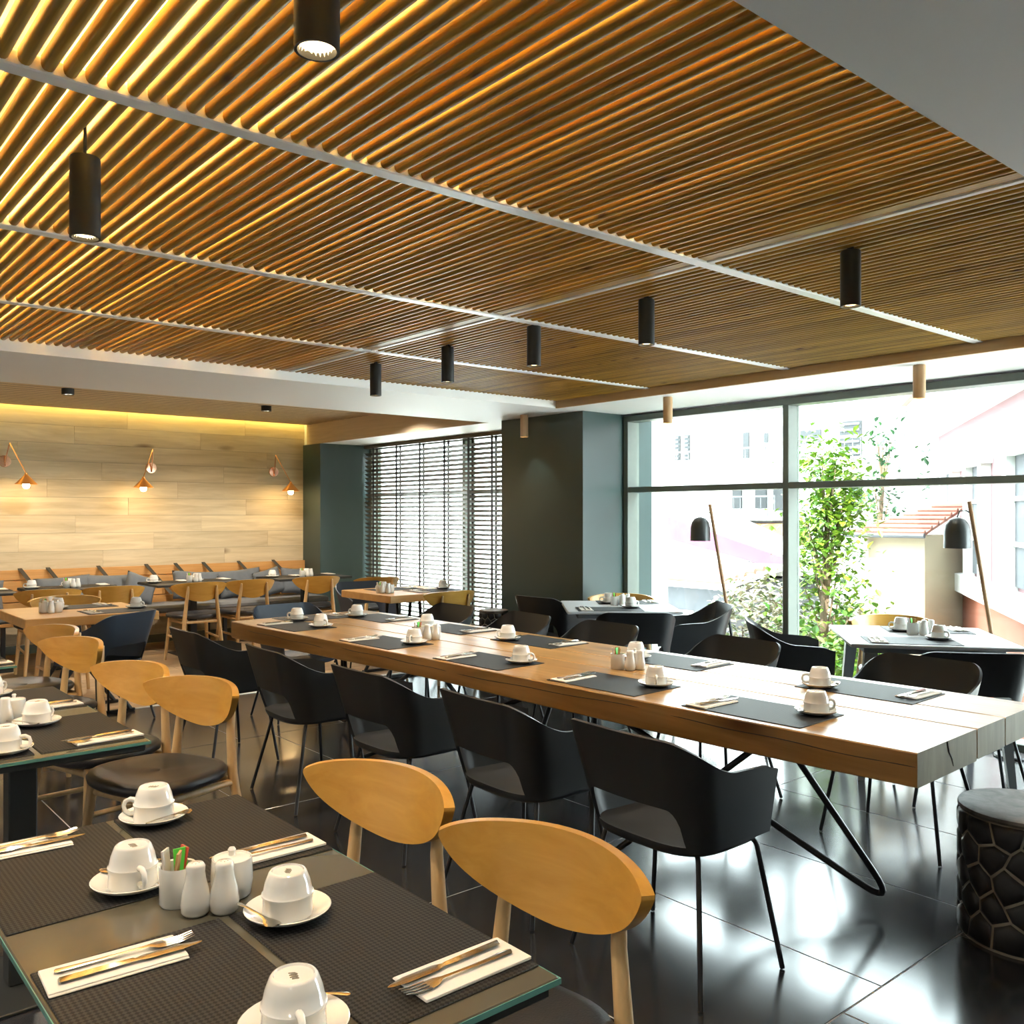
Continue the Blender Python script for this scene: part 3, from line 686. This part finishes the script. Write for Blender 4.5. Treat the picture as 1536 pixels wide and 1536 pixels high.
for (cx, cy_, rz, nm) in ((5.13, 4.79, 50, 'on the pale table by the pillar'), (5.20, 2.49, 38, 'on the pale table at the frame edge')):
    for k, (lx, ly, a, w) in enumerate(((-.26, .10, 0, ', side towards the slab table'), (.26, -.10, 180, ', side towards the window'), (.0, .0, 0, ''))):
        if k < 2:
            X_, Y_ = tloc(cx, cy_, rz, lx, ly); setting(X_, Y_, rz + a, .75, nm + w, 'on the pale tables')
    X_, Y_ = tloc(cx, cy_, rz, .04, -.02); cruet(X_, Y_, .75, rz, nm, 'on the pale tables', False)
armchair(5.17, 5.53, 4, 'grey shell armchair in front of the wide pillar', 'armchairs at the window tables')
armchair(4.82, 4.36, 48, 'black shell armchair on the slab table side of the pillar table', 'armchairs at the window tables')
armchair(5.42, 4.33, 142, 'black shell armchair in profile before the window, facing the pillar', 'armchairs at the window tables')
armchair(5.02, 3.20, -48, 'black shell armchair in profile by the window mullion, facing the frame edge', 'armchairs at the window tables')
armchair(4.75, 2.06, 40, 'black shell armchair at the frame edge by the window table', 'armchairs at the window tables')
wooden_chair(5.46, 5.05, 230, 'yellow wood chair between pillar table and window', 'wooden chairs at the window tables')
wooden_chair(5.62, 2.82, 232, 'yellow wood chair between frame-edge table and window', 'wooden chairs at the window tables')

# ---- floor lamps at the window
def floor_lamp(x, y, label):
    e = empty('floor_lamp', (x, y, 0)); tag(e, label, 'floor lamp', 'floor lamps at the window')
    u = Vector((.763, -.646, 0))
    tp_ = u*(-.19) + Vector((0, 0, 1.53)); bt = u*.06 + Vector((0, 0, .02))
    mid = bt + (tp_-bt)*.44
    link('base', MB().lathe([(.09, 0), (.095, .006), (.09, .016), (.02, .022)], 28, (bt.x, bt.y, 0)).mesh('base', 'black_steel', True, 40), e)
    link('lower_pole', MB().tube([bt, mid], .012, 10).mesh('lower_pole', 'black_steel', True), e)
    link('pole', MB().tube([mid, tp_], .013, 10).mesh('pole', 'lamp_pole_wood', True), e)
    pv = bt + (tp_-bt)*.95; c = pv - u*.085 + Vector((0, 0, -.02))
    link('hook', MB().tube([pv, pv - u*.03 + Vector((0, 0, .02)), pv - u*.07 + Vector((0, 0, .018)), c], .004, 8).mesh('hook', 'black_steel', True), e)
    s_ = MB().lathe([(.008, .0), (.018, -.002), (.045, -.014), (.066, -.045), (.074, -.085), (.076, -.185), (.073, -.185), (.071, -.085), (.06, -.045), (.03, -.016)], 28, tuple(c), True, True).mesh('shade', 'lamp_shade_black', True, 50)
    link('shade', s_, e)
floor_lamp(5.78, 4.19, 'black domed floor lamp on a leaning wooden pole beside the mullion')
floor_lamp(5.74, 2.25, 'black domed floor lamp on a leaning pole at the frame edge')

# ---- bench, cushions, bench tables
BX0, BX1 = 0.6, 5.40
be = empty('bench', ((BX0+BX1)/2, 10.0, 0)); tag(be, 'long orange timber bench against the oak wall', 'bench'); hw = (BX1-BX0)/2
link('seat_board', MB().bbox(-hw, hw, -.26, .34, .37, .405, .005).mesh('seat_board', 'bench_oak'), be)
for k in range(4):
    z = .44 + k*.112; link('back_plank', MB().bbox(-hw, hw, .375+k*.012, .40+k*.012, z, z+.102, .003).mesh('back_plank', 'bench_oak'), be)
for x in (-2.2, -1.1, 0, 1.1, 2.2):
    for yy in (-.20, .28): link('leg', MB().bbox(x-.02, x+.02, yy-.02, yy+.02, 0, .37, .003).mesh('leg', 'black_steel'), be)
for x in (2.175, 2.438, 2.938, 3.445, 3.772, 4.097, 4.526, 4.97):
    a_, b2 = Vector((x-3.0, .415, .892)), Vector((x-3.0+.15, .05, .585)); w2 = Vector((.02, 0, 0)); h2 = Vector((0, .004, .005))
    link('strap', MB().loft([[p-w2-h2, p+w2-h2, p+w2+h2, p-w2+h2] for p in (a_, b2)], True, True).mesh('strap', 'black_matt'), be)
tag(link('seat_cushion', MB().bbox(BX0+.02, BX1-.02, 9.735, 10.32, .406, .475, .02).mesh('seat_cushion', 'seat_fabric', True, 40)), 'long grey seat cushion on the timber bench', 'cushion')
def pillow_mesh(w, h, t):
    m_ = MB(); n = 14; fr = []; bk = []
    for j in range(n+1):
        rf, rb = [], []
        for i in range(n+1):
            u, v = -1+2*i/n, -1+2*j/n; k = ((1-u**4)*(1-v**4))**.5
            px_, pz = u*w/2*(1-.06*(1-v*v)*0 + .0), v*h/2
            px_ *= 1 - .07*(1-abs(v)) * abs(u)**2; pz *= 1 - .07*(1-abs(u))*abs(v)**2
            rf.append((px_, -t/2*k, pz)); rb.append((px_, t/2*k, pz))
        fr.append(rf); bk.append(rb)
    m_.loft(fr, closed=False); m_.loft(bk, closed=False)
    me = m_.mesh('pillow', 'grey_fabric', True, 80); bm = bmesh.new(); bm.from_mesh(me); bmesh.ops.remove_doubles(bm, verts=bm.verts, dist=.0005); bmesh.ops.recalc_face_normals(bm, faces=bm.faces); bm.to_mesh(me); bm.free(); me.shade_smooth()
    return me
pw = pillow_mesh(.55, .33, .14); ps = pillow_mesh(.34, .32, .13)
plist = [(1.72, pw, 3), (2.55, pw, -3), (3.00, pw, 2), (3.28, ps, 20), (3.95, pw, 4), (4.47, pw, -4), (4.78, ps, -14), (5.10, ps, 6)]
pl_lab = ['grey pillow on the bench cut by the frame', 'wide grey pillow behind the chairs of the oak table', 'wide grey pillow under the dark bench table corner', 'small tilted grey pillow beside a bench strap', 'wide grey pillow behind a pair of wooden chairs', 'wide grey pillow right of the paired chairs', 'small tilted grey pillow under the last bench table', 'small grey pillow at the pillar end of the bench']
for (x, me, a), lb in zip(plist, pl_lab):
    o = link('pillow', me, None, M=Matrix.Translation((x, 10.24 if me is pw else 10.12, .645)) @ Matrix.Rotation(R(a), 4, 'Y') @ Matrix.Rotation(R(-16), 4, 'X')); tag(o, lb, 'pillow', 'pillows on the bench')
def bench_table(x0, x1, label, ped=None):
    xc = (x0+x1)/2; e = empty('bench_table', (xc, 9.40, 0)); tag(e, label, 'table', 'dark tables along the bench'); w = (x1-x0)/2
    link('tabletop', MB().bbox(-w, w, -.30, .30, .725, .75, .004).mesh('tabletop', 'black_matt'), e)
    link('pedestal', MB().bbox(-.035, .035, -.035, .035, .012, .725, .004).mesh('pedestal', 'black_steel'), e)
    link('foot_plate', MB().bbox(-.19, .19, -.20, .20, 0, .012, .003).mesh('foot_plate', 'black_steel'), e)
bts = [(1.05, 1.90, 'cut by the frame'), (2.00, 2.80, 'behind the oak table'), (3.12, 4.05, 'behind the pair of wooden chairs'), (4.42, 5.32, 'next to the pillar')]
for x0, x1, w in bts:
    bench_table(x0, x1, 'small dark bench table ' + w)
    xc = (x0+x1)/2; g = 'on the bench tables'
    setting(x0+.24, 9.52, 270, .75, 'bench table %s, first bench seat' % w, g, False)
    setting(x1-.24, 9.52, 270, .75, 'bench table %s, second bench seat' % w, g, False)
    cruet(xc, 9.36, .75, 80, 'on the bench table ' + w, g, False, False)
for x, y, lb in ((2.08, 8.96, 'wooden chair at the bench table behind the oak table, frame side'), (2.64, 8.97, 'wooden chair at the bench table behind the oak table, window side'),
                 (3.42, 8.92, 'wooden chair of the pair at the bench, standing clear on oak floor'), (3.96, 8.97, 'wooden chair of the pair at the bench, nearer the pillar'),
                 (4.73, 8.97, 'wooden chair at the bench table next to the pillar'), (5.17, 8.46, 'wooden chair in front of the pillar beside the blinds')):
    wooden_chair(x, y, 90 + random.uniform(-5, 5), lb, 'wooden chairs at the bench')

# ---- carved stools
def stool(x, y, r, h, label, rz=0):
    e = empty('carved_stool', (x, y, 0), R(rz)); tag(e, label, 'stool', 'carved log stools')
    link('body', MB().lathe([(r*.97, 0), (r*.98, .01), (r*.98, h-.02), (r*.97, h-.012)], 40).mesh('body', 'stool_groove', True, 40), e)
    link('top', MB().lathe([(r*.99, h-.02), (r*1.02, h-.012), (r*1.01, h-.002), (r*.97, h), (r*.5, h-.003), (.001, h-.004)], 40).mesh('top', 'stool_top', True, 40), e)
    nc = 13; cw = 2*math.pi/nc; rh = cw*r*.86; nr = max(2, round((h-.03)/rh)); rh = (h-.03)/nr; rnd = random.Random(3)
    jitter = {}
    def node(i, j2):      # hex lattice vertex, j2 counts half steps
        k = (i % (2*nc), j2)
        if k not in jitter: jitter[k] = (rnd.uniform(-.12, .12)*cw, rnd.uniform(-.10, .10)*rh)
        return jitter[k]
    for j in range(nr):
        for i in range(nc):
            sh = 1 if j % 2 else 0; cx = 2*i + sh
            # six corners: (column index in half cells, row boundary)
            cs = [(cx-1, j, -.17), (cx, j, .17-.34), (cx+1, j, -.17), (cx+1, j+1, .17), (cx, j+1, .34-.17), (cx-1, j+1, .17)]
            pts = []
            for q, (ci, rj, dz) in enumerate(cs):
                ja, jz = node(ci, rj)
                dzz = (-.2 if (ci + rj) % 2 == 0 else .2)*rh
                zz = .012 + rj*rh + dzz + jz
                if rj == 0: zz = .006
                if rj == nr: zz = h-.022
                pts.append((ci*cw/2 + ja, zz))
            ca = sum(p[0] for p in pts)/6; cz = sum(p[1] for p in pts)/6
            def P3(p, k, rad): 
                a = ca + (p[0]-ca)*k; z = cz + (p[1]-cz)*k; return (rad*math.cos(a), rad*math.sin(a), z)
            rings = [[P3(p, .92, r*.975) for p in pts], [P3(p, .87, r*1.005) for p in pts], [P3(p, .62, r*1.03) for p in pts]]
            link('facet', MB().loft(rings, False, True).mesh('facet', 'stool_facet', True, 50), e)
stool(3.36, 1.24, .205, .45, 'black carved log stool with honeycomb facets beside the slab table end', 20)
stool(5.12, 6.30, .13, .60, 'tall carved log stool with honeycomb facets beside the wide pillar', 0)

# ================================================================== LAMPS
def spot(parent, z, power, size=95, c=(1, .89, .74)):
    d = bpy.data.lights.new('spot', 'SPOT'); d.energy = power; d.color = c; d.spot_size = R(size); d.spot_blend = .6; d.shadow_soft_size = .03
    o = bpy.data.objects.new('spot', d); col.objects.link(o); o.parent = parent; o.location = (0, 0, z)
pr, plen = .035, .195
cyl_b = MB().lathe([(pr*.80, .012), (pr*.86, 0), (pr, .0), (pr, .002), (pr, plen-.004), (pr*.95, plen), (.001, plen)], 28, cap0=False, cap1=True)
cyl_me = cyl_b.mesh('housing', 'black_matt', True, 40); cyl_w = cyl_b.mesh('housing', 'pendant_wood', True, 40)
refl_me = MB().lathe([(pr*.86, .002), (pr*.80, .012), (pr*.80, .014)], 24, cap0=False, cap1=False).mesh('reflector', 'steel', True, 40, )
disc_me = MB().lathe([(pr*.80, .014), (pr*.78, .011), (pr*.5, .006), (.001, .004)], 24).mesh('lens', 'spot_glow')
def pendant(x, y, ztop, label, group, me=cyl_me, cord=0.0, power=16, ceil=SLZ):
    e = empty('cylinder_spotlight', (x, y, ztop-plen)); tag(e, label, 'spotlight', group)
    link('housing', me, e); link('reflector', refl_me, e); link('lens', disc_me, e)
    stem_h = max(.006, ceil - ztop + .02)
    link('stem', MB().tube([(0, 0, plen), (0, 0, plen+stem_h)], .004 if cord else .012, 8).mesh('stem', 'black_matt', True), e)
    if power: spot(e, .001, power)
pendant(.675, 1.262, 2.36, 'lit black cylinder spotlight at the top edge of the picture', 'cylinder spotlights under the slats', power=9)
pendant(.632, 2.347, 2.315, 'black cylinder spotlight hanging from a short cord', 'cylinder spotlights under the slats', cord=.08, power=10)
for y_, w_ in ((0.18, 'behind the camera'), (3.43, 'beyond the frame over the middle glass table'), (4.52, 'beyond the frame over the third glass table')):  # unseen pendants added along the row as fill light
    pendant(.58, y_, 2.36, 'black cylinder spotlight added for fill light ' + w_, 'cylinder spotlights under the slats' if y_ > 1 else 'added cylinder spotlight behind the camera', power=8, ceil=SLZ if y_ > .94 else SOF+.02)
for i, (x, y) in enumerate(((2.98, 1.67), (2.98, 2.618), (2.98, 3.35), (2.98, 4.07), (2.98, 4.82))):
    pendant(x, y, 2.379, 'black cylinder spotlight above the slab table, %s from the plain ceiling' % ordn[i], 'cylinder spotlights under the slats', power=9)
for (x, y), w in zip(((5.27, 2.52), (5.27, 4.42), (5.25, 6.03)), ('at the frame-edge end of the window', 'above the pillar table', 'in front of the wide pillar')):
    pendant(x, y, SOF-.002, 'timber-coloured cylinder spotlight ' + w, 'cylinder spotlights under the white soffit', cyl_w, power=1.5, ceil=SOF-.018)
for (x, y, z), w, pw_ in (((2.22, 8.78, 2.58), 'on the alcove ceiling over the frame-side bench tables', 40), ((4.15, 8.85, 2.58), 'on the alcove ceiling over the pillar-side bench tables', 40), ((5.02, 7.92, 2.58), 'on the alcove ceiling by the brown fascia', 30),
                      ((-.95, -.6, SOF), 'added out of frame for room brightness, first in its row', 14), ((-.95, 1.2, SOF), 'added out of frame for room brightness, second in its row', 6), ((-.95, 3.0, SOF), 'added out of frame for room brightness, third in its row', 26), ((-.95, 4.8, SOF), 'added out of frame for room brightness, fourth in its row', 40)):  # the out-of-frame row is added to brighten the room
    e = empty('surface_downlight', (x, y, z-.055)); tag(e, 'small black downlight ' + w, 'downlight', 'small black downlights')
    link('housing', MB().lathe([(.048, .004), (.05, 0), (.052, 0), (.052, .055), (.001, .055)], 24, cap0=False).mesh('housing', 'black_matt', True, 40), e)
    link('lens', MB().lathe([(.04, .012), (.04, .014)], 24).mesh('lens', 'spot_glow'), e); spot(e, .008, pw_, 150)
# copper wall lamps
def wall_lamp(x, zp, at_, sx, sz, sy, label):
    e = empty('wall_lamp', (x, 10.498, zp)); tag(e, label, 'wall lamp', 'copper wall lamps')
    link('wall_plate', MB().lathe([(.058, 0), (.062, .006), (.058, .02), (.001, .022)], 28).mesh('wall_plate', 'copper', True, 40), e, M=Matrix.Rotation(R(90), 4, 'X'))
    top = Vector((at_[0]-x, at_[1]-10.498, at_[2]-zp)); b0 = Vector((0, -.03, -.05))
    link('upright', MB().tube([b0, b0 + Vector((0, -.01, .06)), top], .0065, 10).mesh('upright', 'copper', True), e)
    sh = Vector((sx-x, sy-10.498, sz-zp))
    link('arm', MB().tube([top, sh + Vector((0, 0, .11))], .0055, 10).mesh('arm', 'copper', True), e)
    s_ = MB().lathe([(.014, .115), (.017, .095), (.105, .003), (.107, 0), (.103, .001), (.012, .088)], 30, tuple(sh), cap0=True, cap1=False).mesh('shade', 'copper_shade', True, 50); link('shade', s_, e)
    b_ = MB().lathe([(.012, .05), (.018, .03), (.032, .0), (.033, -.018), (.024, -.037), (.001, -.044)], 18, tuple(sh)).mesh('bulb', 'bulb_glow', True, 60); link('bulb', b_, e)
wall_lamp(2.05, 2.0, (2.07, 10.36, 2.18), 2.17, 1.755, 10.12, 'copper wall lamp on the oak wall cut by the frame')
wall_lamp(3.525, 1.98, (3.50, 10.36, 2.18), 3.32, 1.745, 10.12, 'copper wall lamp in the middle of the oak wall')
wall_lamp(5.015, 1.98, (4.98, 10.36, 2.18), 5.06, 1.735, 10.12, 'copper wall lamp on the oak wall beside the dark pillar')

# ================================================================== OUTDOORS
GZ = -4.2
struct('ground_outside', MB().box(6.6, 60, -40, 60, GZ-.3, GZ), 'ground_pale')
struct('wall_below_window', MB().box(5.95, 6.3, -2.7, 10.7, -4.2, -.0), 'stucco_white')
struct('roof', MB().box(-2.9, 6.6, -2.9, 10.9, 2.951, 3.3), 'stucco_white')  # unseen roof slab added to keep the sun out of the room
def house_parts(e, pl): 
    for n_, mb, mat in pl: link(n_, mb.mesh(n_, mat), e)
# far white apartment block, facade X = 18
ap = empty('apartment_block', (18, 11, GZ)); tag(ap, 'sunlit white apartment block with balconies behind the tree', 'building')
link('wall', MB().box(0, 8, -9, 6.0, 0, 9.0).mesh('wall', 'stucco_white'), ap)
link('roof_edge', MB().box(-.5, 8, -9.2, 6.2, 8.55, 8.8).mesh('roof_edge', 'stucco_white'), ap)
def win(e, y, z, w, h, mat='shutter_dark', x=0.0):
    o = link('window', MB().box(x-.05, x+.02, y-w/2, y+w/2, z-h/2, z+h/2).mesh('window', mat), e)
    link('surround', MB().box(x-.09, x, y-w/2-.08, y+w/2+.08, z-h/2-.12, z-h/2-.02).mesh('surround', 'stucco_white'), o)
    if h > .6:
        for q in range(6):
            zz = z - h/2 + (q+.5)*h/6; link('louvre', MB().box(x-.075, x-.05, y-w/2+.03, y+w/2-.03, zz-.03, zz+.02).mesh('louvre', 'stone_grey'), o)
for y, z, w, h in ((3.75, 7.33, .16, .62), (3.45, 7.33, .16, .62), (1.71, 7.28, .16, .60), (1.16, 7.42, .10, .22), (1.96, 6.05, .26, .5), (1.3, 6.05, .3, .5), (.81, 6.0, .3, .5), (.02, 7.37, .5, .3), (-.93, 7.27, .5, .75), (-1.04, 6.1, .28, .75)): win(ap, y, z, w, h)
for y0, y1, z in ((.55, 4.6, 6.72), (-2.6, -.15, 6.80), (.5, 2.5, 5.62)):
    b_ = link('balcony', MB().box(-.7, 0, y0, y1, z-.10, z).mesh('balcony', 'stucco_white'), ap)
    link('railing', MB().box(-.7, -.66, y0, y1, z+.42, z+.46).mesh('railing', 'stone_grey'), b_)
    k = y0
    while k <= y1:
        link('baluster', MB().box(-.69, -.67, k-.008, k+.008, z, z+.43).mesh('baluster', 'stone_grey'), b_); k += .18
link('ground_storey', MB().box(-.6, .1, .1, 2.15, 0, 5.45).mesh('ground_storey', 'stucco_orange'), ap)
link('doorway', MB().box(-.65, -.55, .66, 1.24, 3.4, 5.2).mesh('doorway', 'stone_grey'), ap)
link('shutter', MB().box(-.68, -.64, .70, 1.20, 3.4, 5.12).mesh('shutter', 'stucco_cream'), ap)
tr = link('trellis', MB().box(-.72, -.70, 1.28, 2.12, 4.2, 4.24).mesh('trellis', 'stucco_white'), ap)
for q in range(8): link('lath', MB().box(-.74, -.70, 1.28+q*.115, 1.31+q*.115, 4.2, 5.25).mesh('lath', 'stucco_white'), tr)
for q in range(9): link('lath', MB().box(-.76, -.74, 1.28, 2.12, 4.24+q*.12, 4.27+q*.12).mesh('lath', 'stucco_white'), tr)
# pale column and low house with purple roof
nb_ = empty('cream_house', (9.0, 8.05, GZ)); tag(nb_, 'pale cream house corner close to the window jamb', 'building')
link('wall', MB().box(.02, .45, .02, 1.3, 0, 9).mesh('wall', 'stucco_cream'), nb_)
link('corner_pier', MB().box(.24, .48, -.10, .02, 0, 9.2).mesh('corner_pier', 'stucco_white'), nb_)
lh = empty('low_grey_house', (13.2, 9.92, GZ)); tag(lh, 'low grey stone house with a purple-streaked sloping roof', 'building')
link('wall', MB().box(0, 3, -.2, 4.0, 0, 4.45).mesh('wall', 'stone_grey'), lh)
link('window', MB().box(-.04, .02, .55, 1.15, 3.2, 3.9).mesh('window', 'stucco_white'), lh)
for q in range(5): link('window_bar', MB().box(-.07, -.03, .58, 1.12, 3.28+q*.12, 3.33+q*.12).mesh('window_bar', 'stone_grey'), lh)
link('eave', MB().loft([[(-.35, -.4, 4.35), (3.2, -.4, 4.9), (3.2, -.4, 5.0), (-.35, -.4, 4.45)], [(-.35, 4.2, 4.35), (3.2, 4.2, 4.9), (3.2, 4.2, 5.0), (-.35, 4.2, 4.45)]], True, True).mesh('eave', 'stucco_white'), lh)
for q in range(5): link('tile_row', MB().tube([(-.3+q*.28, -.4, 4.50+q*.045), (-.3+q*.28, 4.2, 4.50+q*.045)], .05, 8).mesh('tile_row', 'roof_tile', True), lh)
link('gable_wall', MB().loft([[(x_, -.4, 4.5), (x_, 4.2, 4.5), (x_, 4.2, 6.2), (x_, 2.6, 5.95), (x_, -.4, 4.8)] for x_ in (1.6, 3.0)], True, True).mesh('gable_wall', 'stucco_white'), lh)
link('roof_band', MB().loft([[(x_, -.4, 4.62), (x_, 2.9, 5.25), (x_, 2.9, 5.75), (x_, -.4, 4.85)] for x_ in (1.45, 1.58)], True, True).mesh('roof_band', 'roof_purple'), lh)
# beige house with red tile roof
bh = empty('tiled_house', (12.5, 5.9, GZ)); tag(bh, 'beige house with a red tiled roof right of the tree', 'building')
link('wall', MB().box(0, 1.2, 0, .9, 0, 5.36).mesh('wall', 'stucco_cream'), bh)
link('gutter', MB().tube([(-.22, -.1, 5.36), (-.22, 1.08, 5.36)], .035, 8).mesh('gutter', 'stone_grey', True), bh)
link('downpipe', MB().tube([(-.06, .84, 5.3), (-.06, .84, 0)], .04, 8).mesh('downpipe', 'stucco_white', True), bh)
link('roof', MB().loft([[(-.2, -.1, 5.36), (-.2, 1.05, 5.36), (-.2, 1.05, 5.40), (-.2, -.1, 5.40)], [(1.2, -.1, 5.78), (1.2, .25, 5.78), (1.2, .25, 5.82), (1.2, -.1, 5.82)]], True, True).mesh('roof', 'roof_tile'), bh)
for q in range(7):
    u = q/7; link('tile_row', MB().tube([(-.2+1.4*u, -.1, 5.415+.42*u), (-.2+1.4*u, 1.05-.8*u, 5.415+.42*u)], .03, 8).mesh('tile_row', 'roof_tile', True), bh)
# pink house, facade receding
fwd = Vector((math.sin(R(40.27)), math.cos(R(40.27)), 0)); rgt = Vector((math.cos(R(40.27)), -math.sin(R(40.27)), 0))
p0 = rgt*7.49 + fwd*16.0; dirn = -(rgt*.302 + fwd*.953)
ang = math.atan2(dirn.y, dirn.x)
ph_ = empty('pink_house', (p0.x, p0.y, GZ), ang); tag(ph_, 'pink and coral house with white window surrounds and cornice at frame edge', 'building')
# local x runs along the facade towards the camera, local +y is away from the room side
S = 1 if (Matrix.Rotation(ang, 3, 'Z') @ Vector((0, 1, 0))).dot(rgt) > 0 else -1
def hb(n_, x0, x1, y0, y1, z0, z1, mat): return link(n_, MB().box(x0, x1, min(y0*S, y1*S), max(y0*S, y1*S), z0, z1).mesh(n_, mat), ph_)
hb('wall', 0, 9.5, 0, 1.5, 3.4, 7.0, 'stucco_pink'); hb('lower_wall', 0, 9.5, -.02, 1.5, 0, 4.55, 'stucco_coral')
hb('sill_band', -.1, 9.6, -.16, .1, 4.55, 4.80, 'stucco_white'); hb('cornice', -.2, 9.7, -.28, .1, 7.0, 7.35, 'stucco_white'); hb('cornice', -.3, 9.8, -.45, .1, 7.35, 7.62, 'stucco_white')
hb('corner_pier', -.15, .25, -.08, .1, 0, 7.0, 'stucco_white'); hb('roof', -.4, 9.9, -.55, 1.6, 7.62, 7.78, 'roof_tile')
for x0 in (1.3, 3.6, 6.2):
    w_ = hb('window', x0, x0+1.0, -.03, .05, 4.85, 6.3, 'stone_grey')
    for a, b_ in ((x0-.16, x0+.06), (x0+.94, x0+1.16)):
        link('surround', MB().box(a, b_, min(-.12*S, .05*S), max(-.12*S, .05*S), 4.8, 6.35).mesh('surround', 'stucco_white'), w_)
    link('lintel', MB().box(x0-.28, x0+1.28, min(-.22*S, .05*S), max(-.22*S, .05*S), 6.3, 6.55).mesh('lintel', 'stucco_white'), w_)
    for q in range(2): link('glazing_bar', MB().box(x0+.06, x0+.94, min(-.06*S, 0), max(-.06*S, 0), 5.3+q*.5, 5.35+q*.5).mesh('glazing_bar', 'stucco_white'), w_)
# tree and shrubs
def leaves(pts, size, mat, rnd):
    m_ = MB()
    for p in pts:
        s_ = size*rnd.uniform(.6, 1.25); M_ = Matrix.Translation(p) @ Matrix.Rotation(rnd.uniform(0, 6.28), 4, 'Z') @ Matrix.Rotation(rnd.uniform(-.9, .9), 4, 'X')
        vs = [M_ @ Vector(q) for q in ((0, -s_, 0), (s_*.55, -s_*.3, .12*s_), (s_*.6, s_*.3, .14*s_), (0, s_, -.1*s_), (-s_*.6, s_*.3, .14*s_), (-s_*.55, -s_*.3, .12*s_))]
        m_.add(vs, [(0, 1, 2, 3), (0, 3, 4, 5)])
    return m_.mesh('foliage', mat)
def tree(base, h, prof, nl, size, label, mat='leaf_bright', name='tree', seed=1):
    rnd = random.Random(seed); e = empty(name, base); tag(e, label, 'tree')
    link('trunk', MB().tube([(0, 0, 0), (.05, .02, h*.3), (-.03, .05, h*.6), (.02, 0, h*.95)], [.10, .08, .05, .015], 10).mesh('trunk', 'bark', True), e)
    pts = []
    cl = []
    for k in range(80):
        z = h*rnd.uniform(.12, 1.0); r_ = prof(z/h)*1.0*math.sqrt(rnd.uniform(.05, 1)); a = rnd.uniform(0, 6.28); cl.append(Vector((r_*math.cos(a), r_*math.sin(a), z)))
        link('branch', MB().tube([(0, 0, z*.86), cl[-1]], [.018, .006], 6).mesh('branch', 'bark', True), e)
    for k in range(nl):
        c = cl[rnd.randrange(len(cl))]; pts.append(c + Vector((rnd.gauss(0, .17), rnd.gauss(0, .17), rnd.gauss(0, .20))))
    f = link('foliage', leaves(pts, size, mat, rnd), e); f['kind'] = 'stuff'
    return e
tree((9.05, 5.35, GZ), 6.3, lambda t: .70*(1-t)**.7 + .12, 7000, .048, 'slender bright green tree just outside the window mullion', seed=4)
def shrub(x, y, z0, r_, n_, mat, label, seed):
    rnd = random.Random(seed); e = empty('shrub', (x, y, GZ)); tag(e, label, 'shrub', 'shrubs outside the window')
    for k in range(5): link('stem', MB().tube([(rnd.uniform(-.1, .1), rnd.uniform(-.1, .1), 0), (rnd.uniform(-r_, r_)*.6, rnd.uniform(-r_, r_)*.6, z0-GZ)], [.03, .012], 6).mesh('stem', 'bark', True), e)
    pts = []
    for k in range(n_):
        v = Vector((rnd.gauss(0, 1), rnd.gauss(0, 1), rnd.gauss(0, 1))).normalized()*r_*rnd.uniform(.55, 1); pts.append(v + Vector((0, 0, z0-GZ)))
    f = link('foliage', leaves(pts, .055, mat, rnd), e); f['kind'] = 'stuff'
shrub(9.3, 6.45, .12, .62, 1500, 'flower_white', 'white flowering shrub below the leaning lamp left of the mullion', 11)
shrub(10.2, 5.85, -.15, .60, 1300, 'flower_white', 'pale flowering shrub at the foot of the green tree', 12)
shrub(8.1, 4.45, -.10, .5, 1100, 'leaf_bright', 'low leafy shrub behind the profile armchair', 13)
for (x, y, h_, lb, sd) in ((16.4, 8.55, 7.3, 'dark narrow cypress on the balcony side of the white block', 21), (17.1, 7.75, 7.1, 'dark narrow cypress beside the pink house corner', 22)):
    tree((x, y, GZ), h_, lambda t: .22, 900, .07, lb, 'leaf_dark', 'cypress', sd)
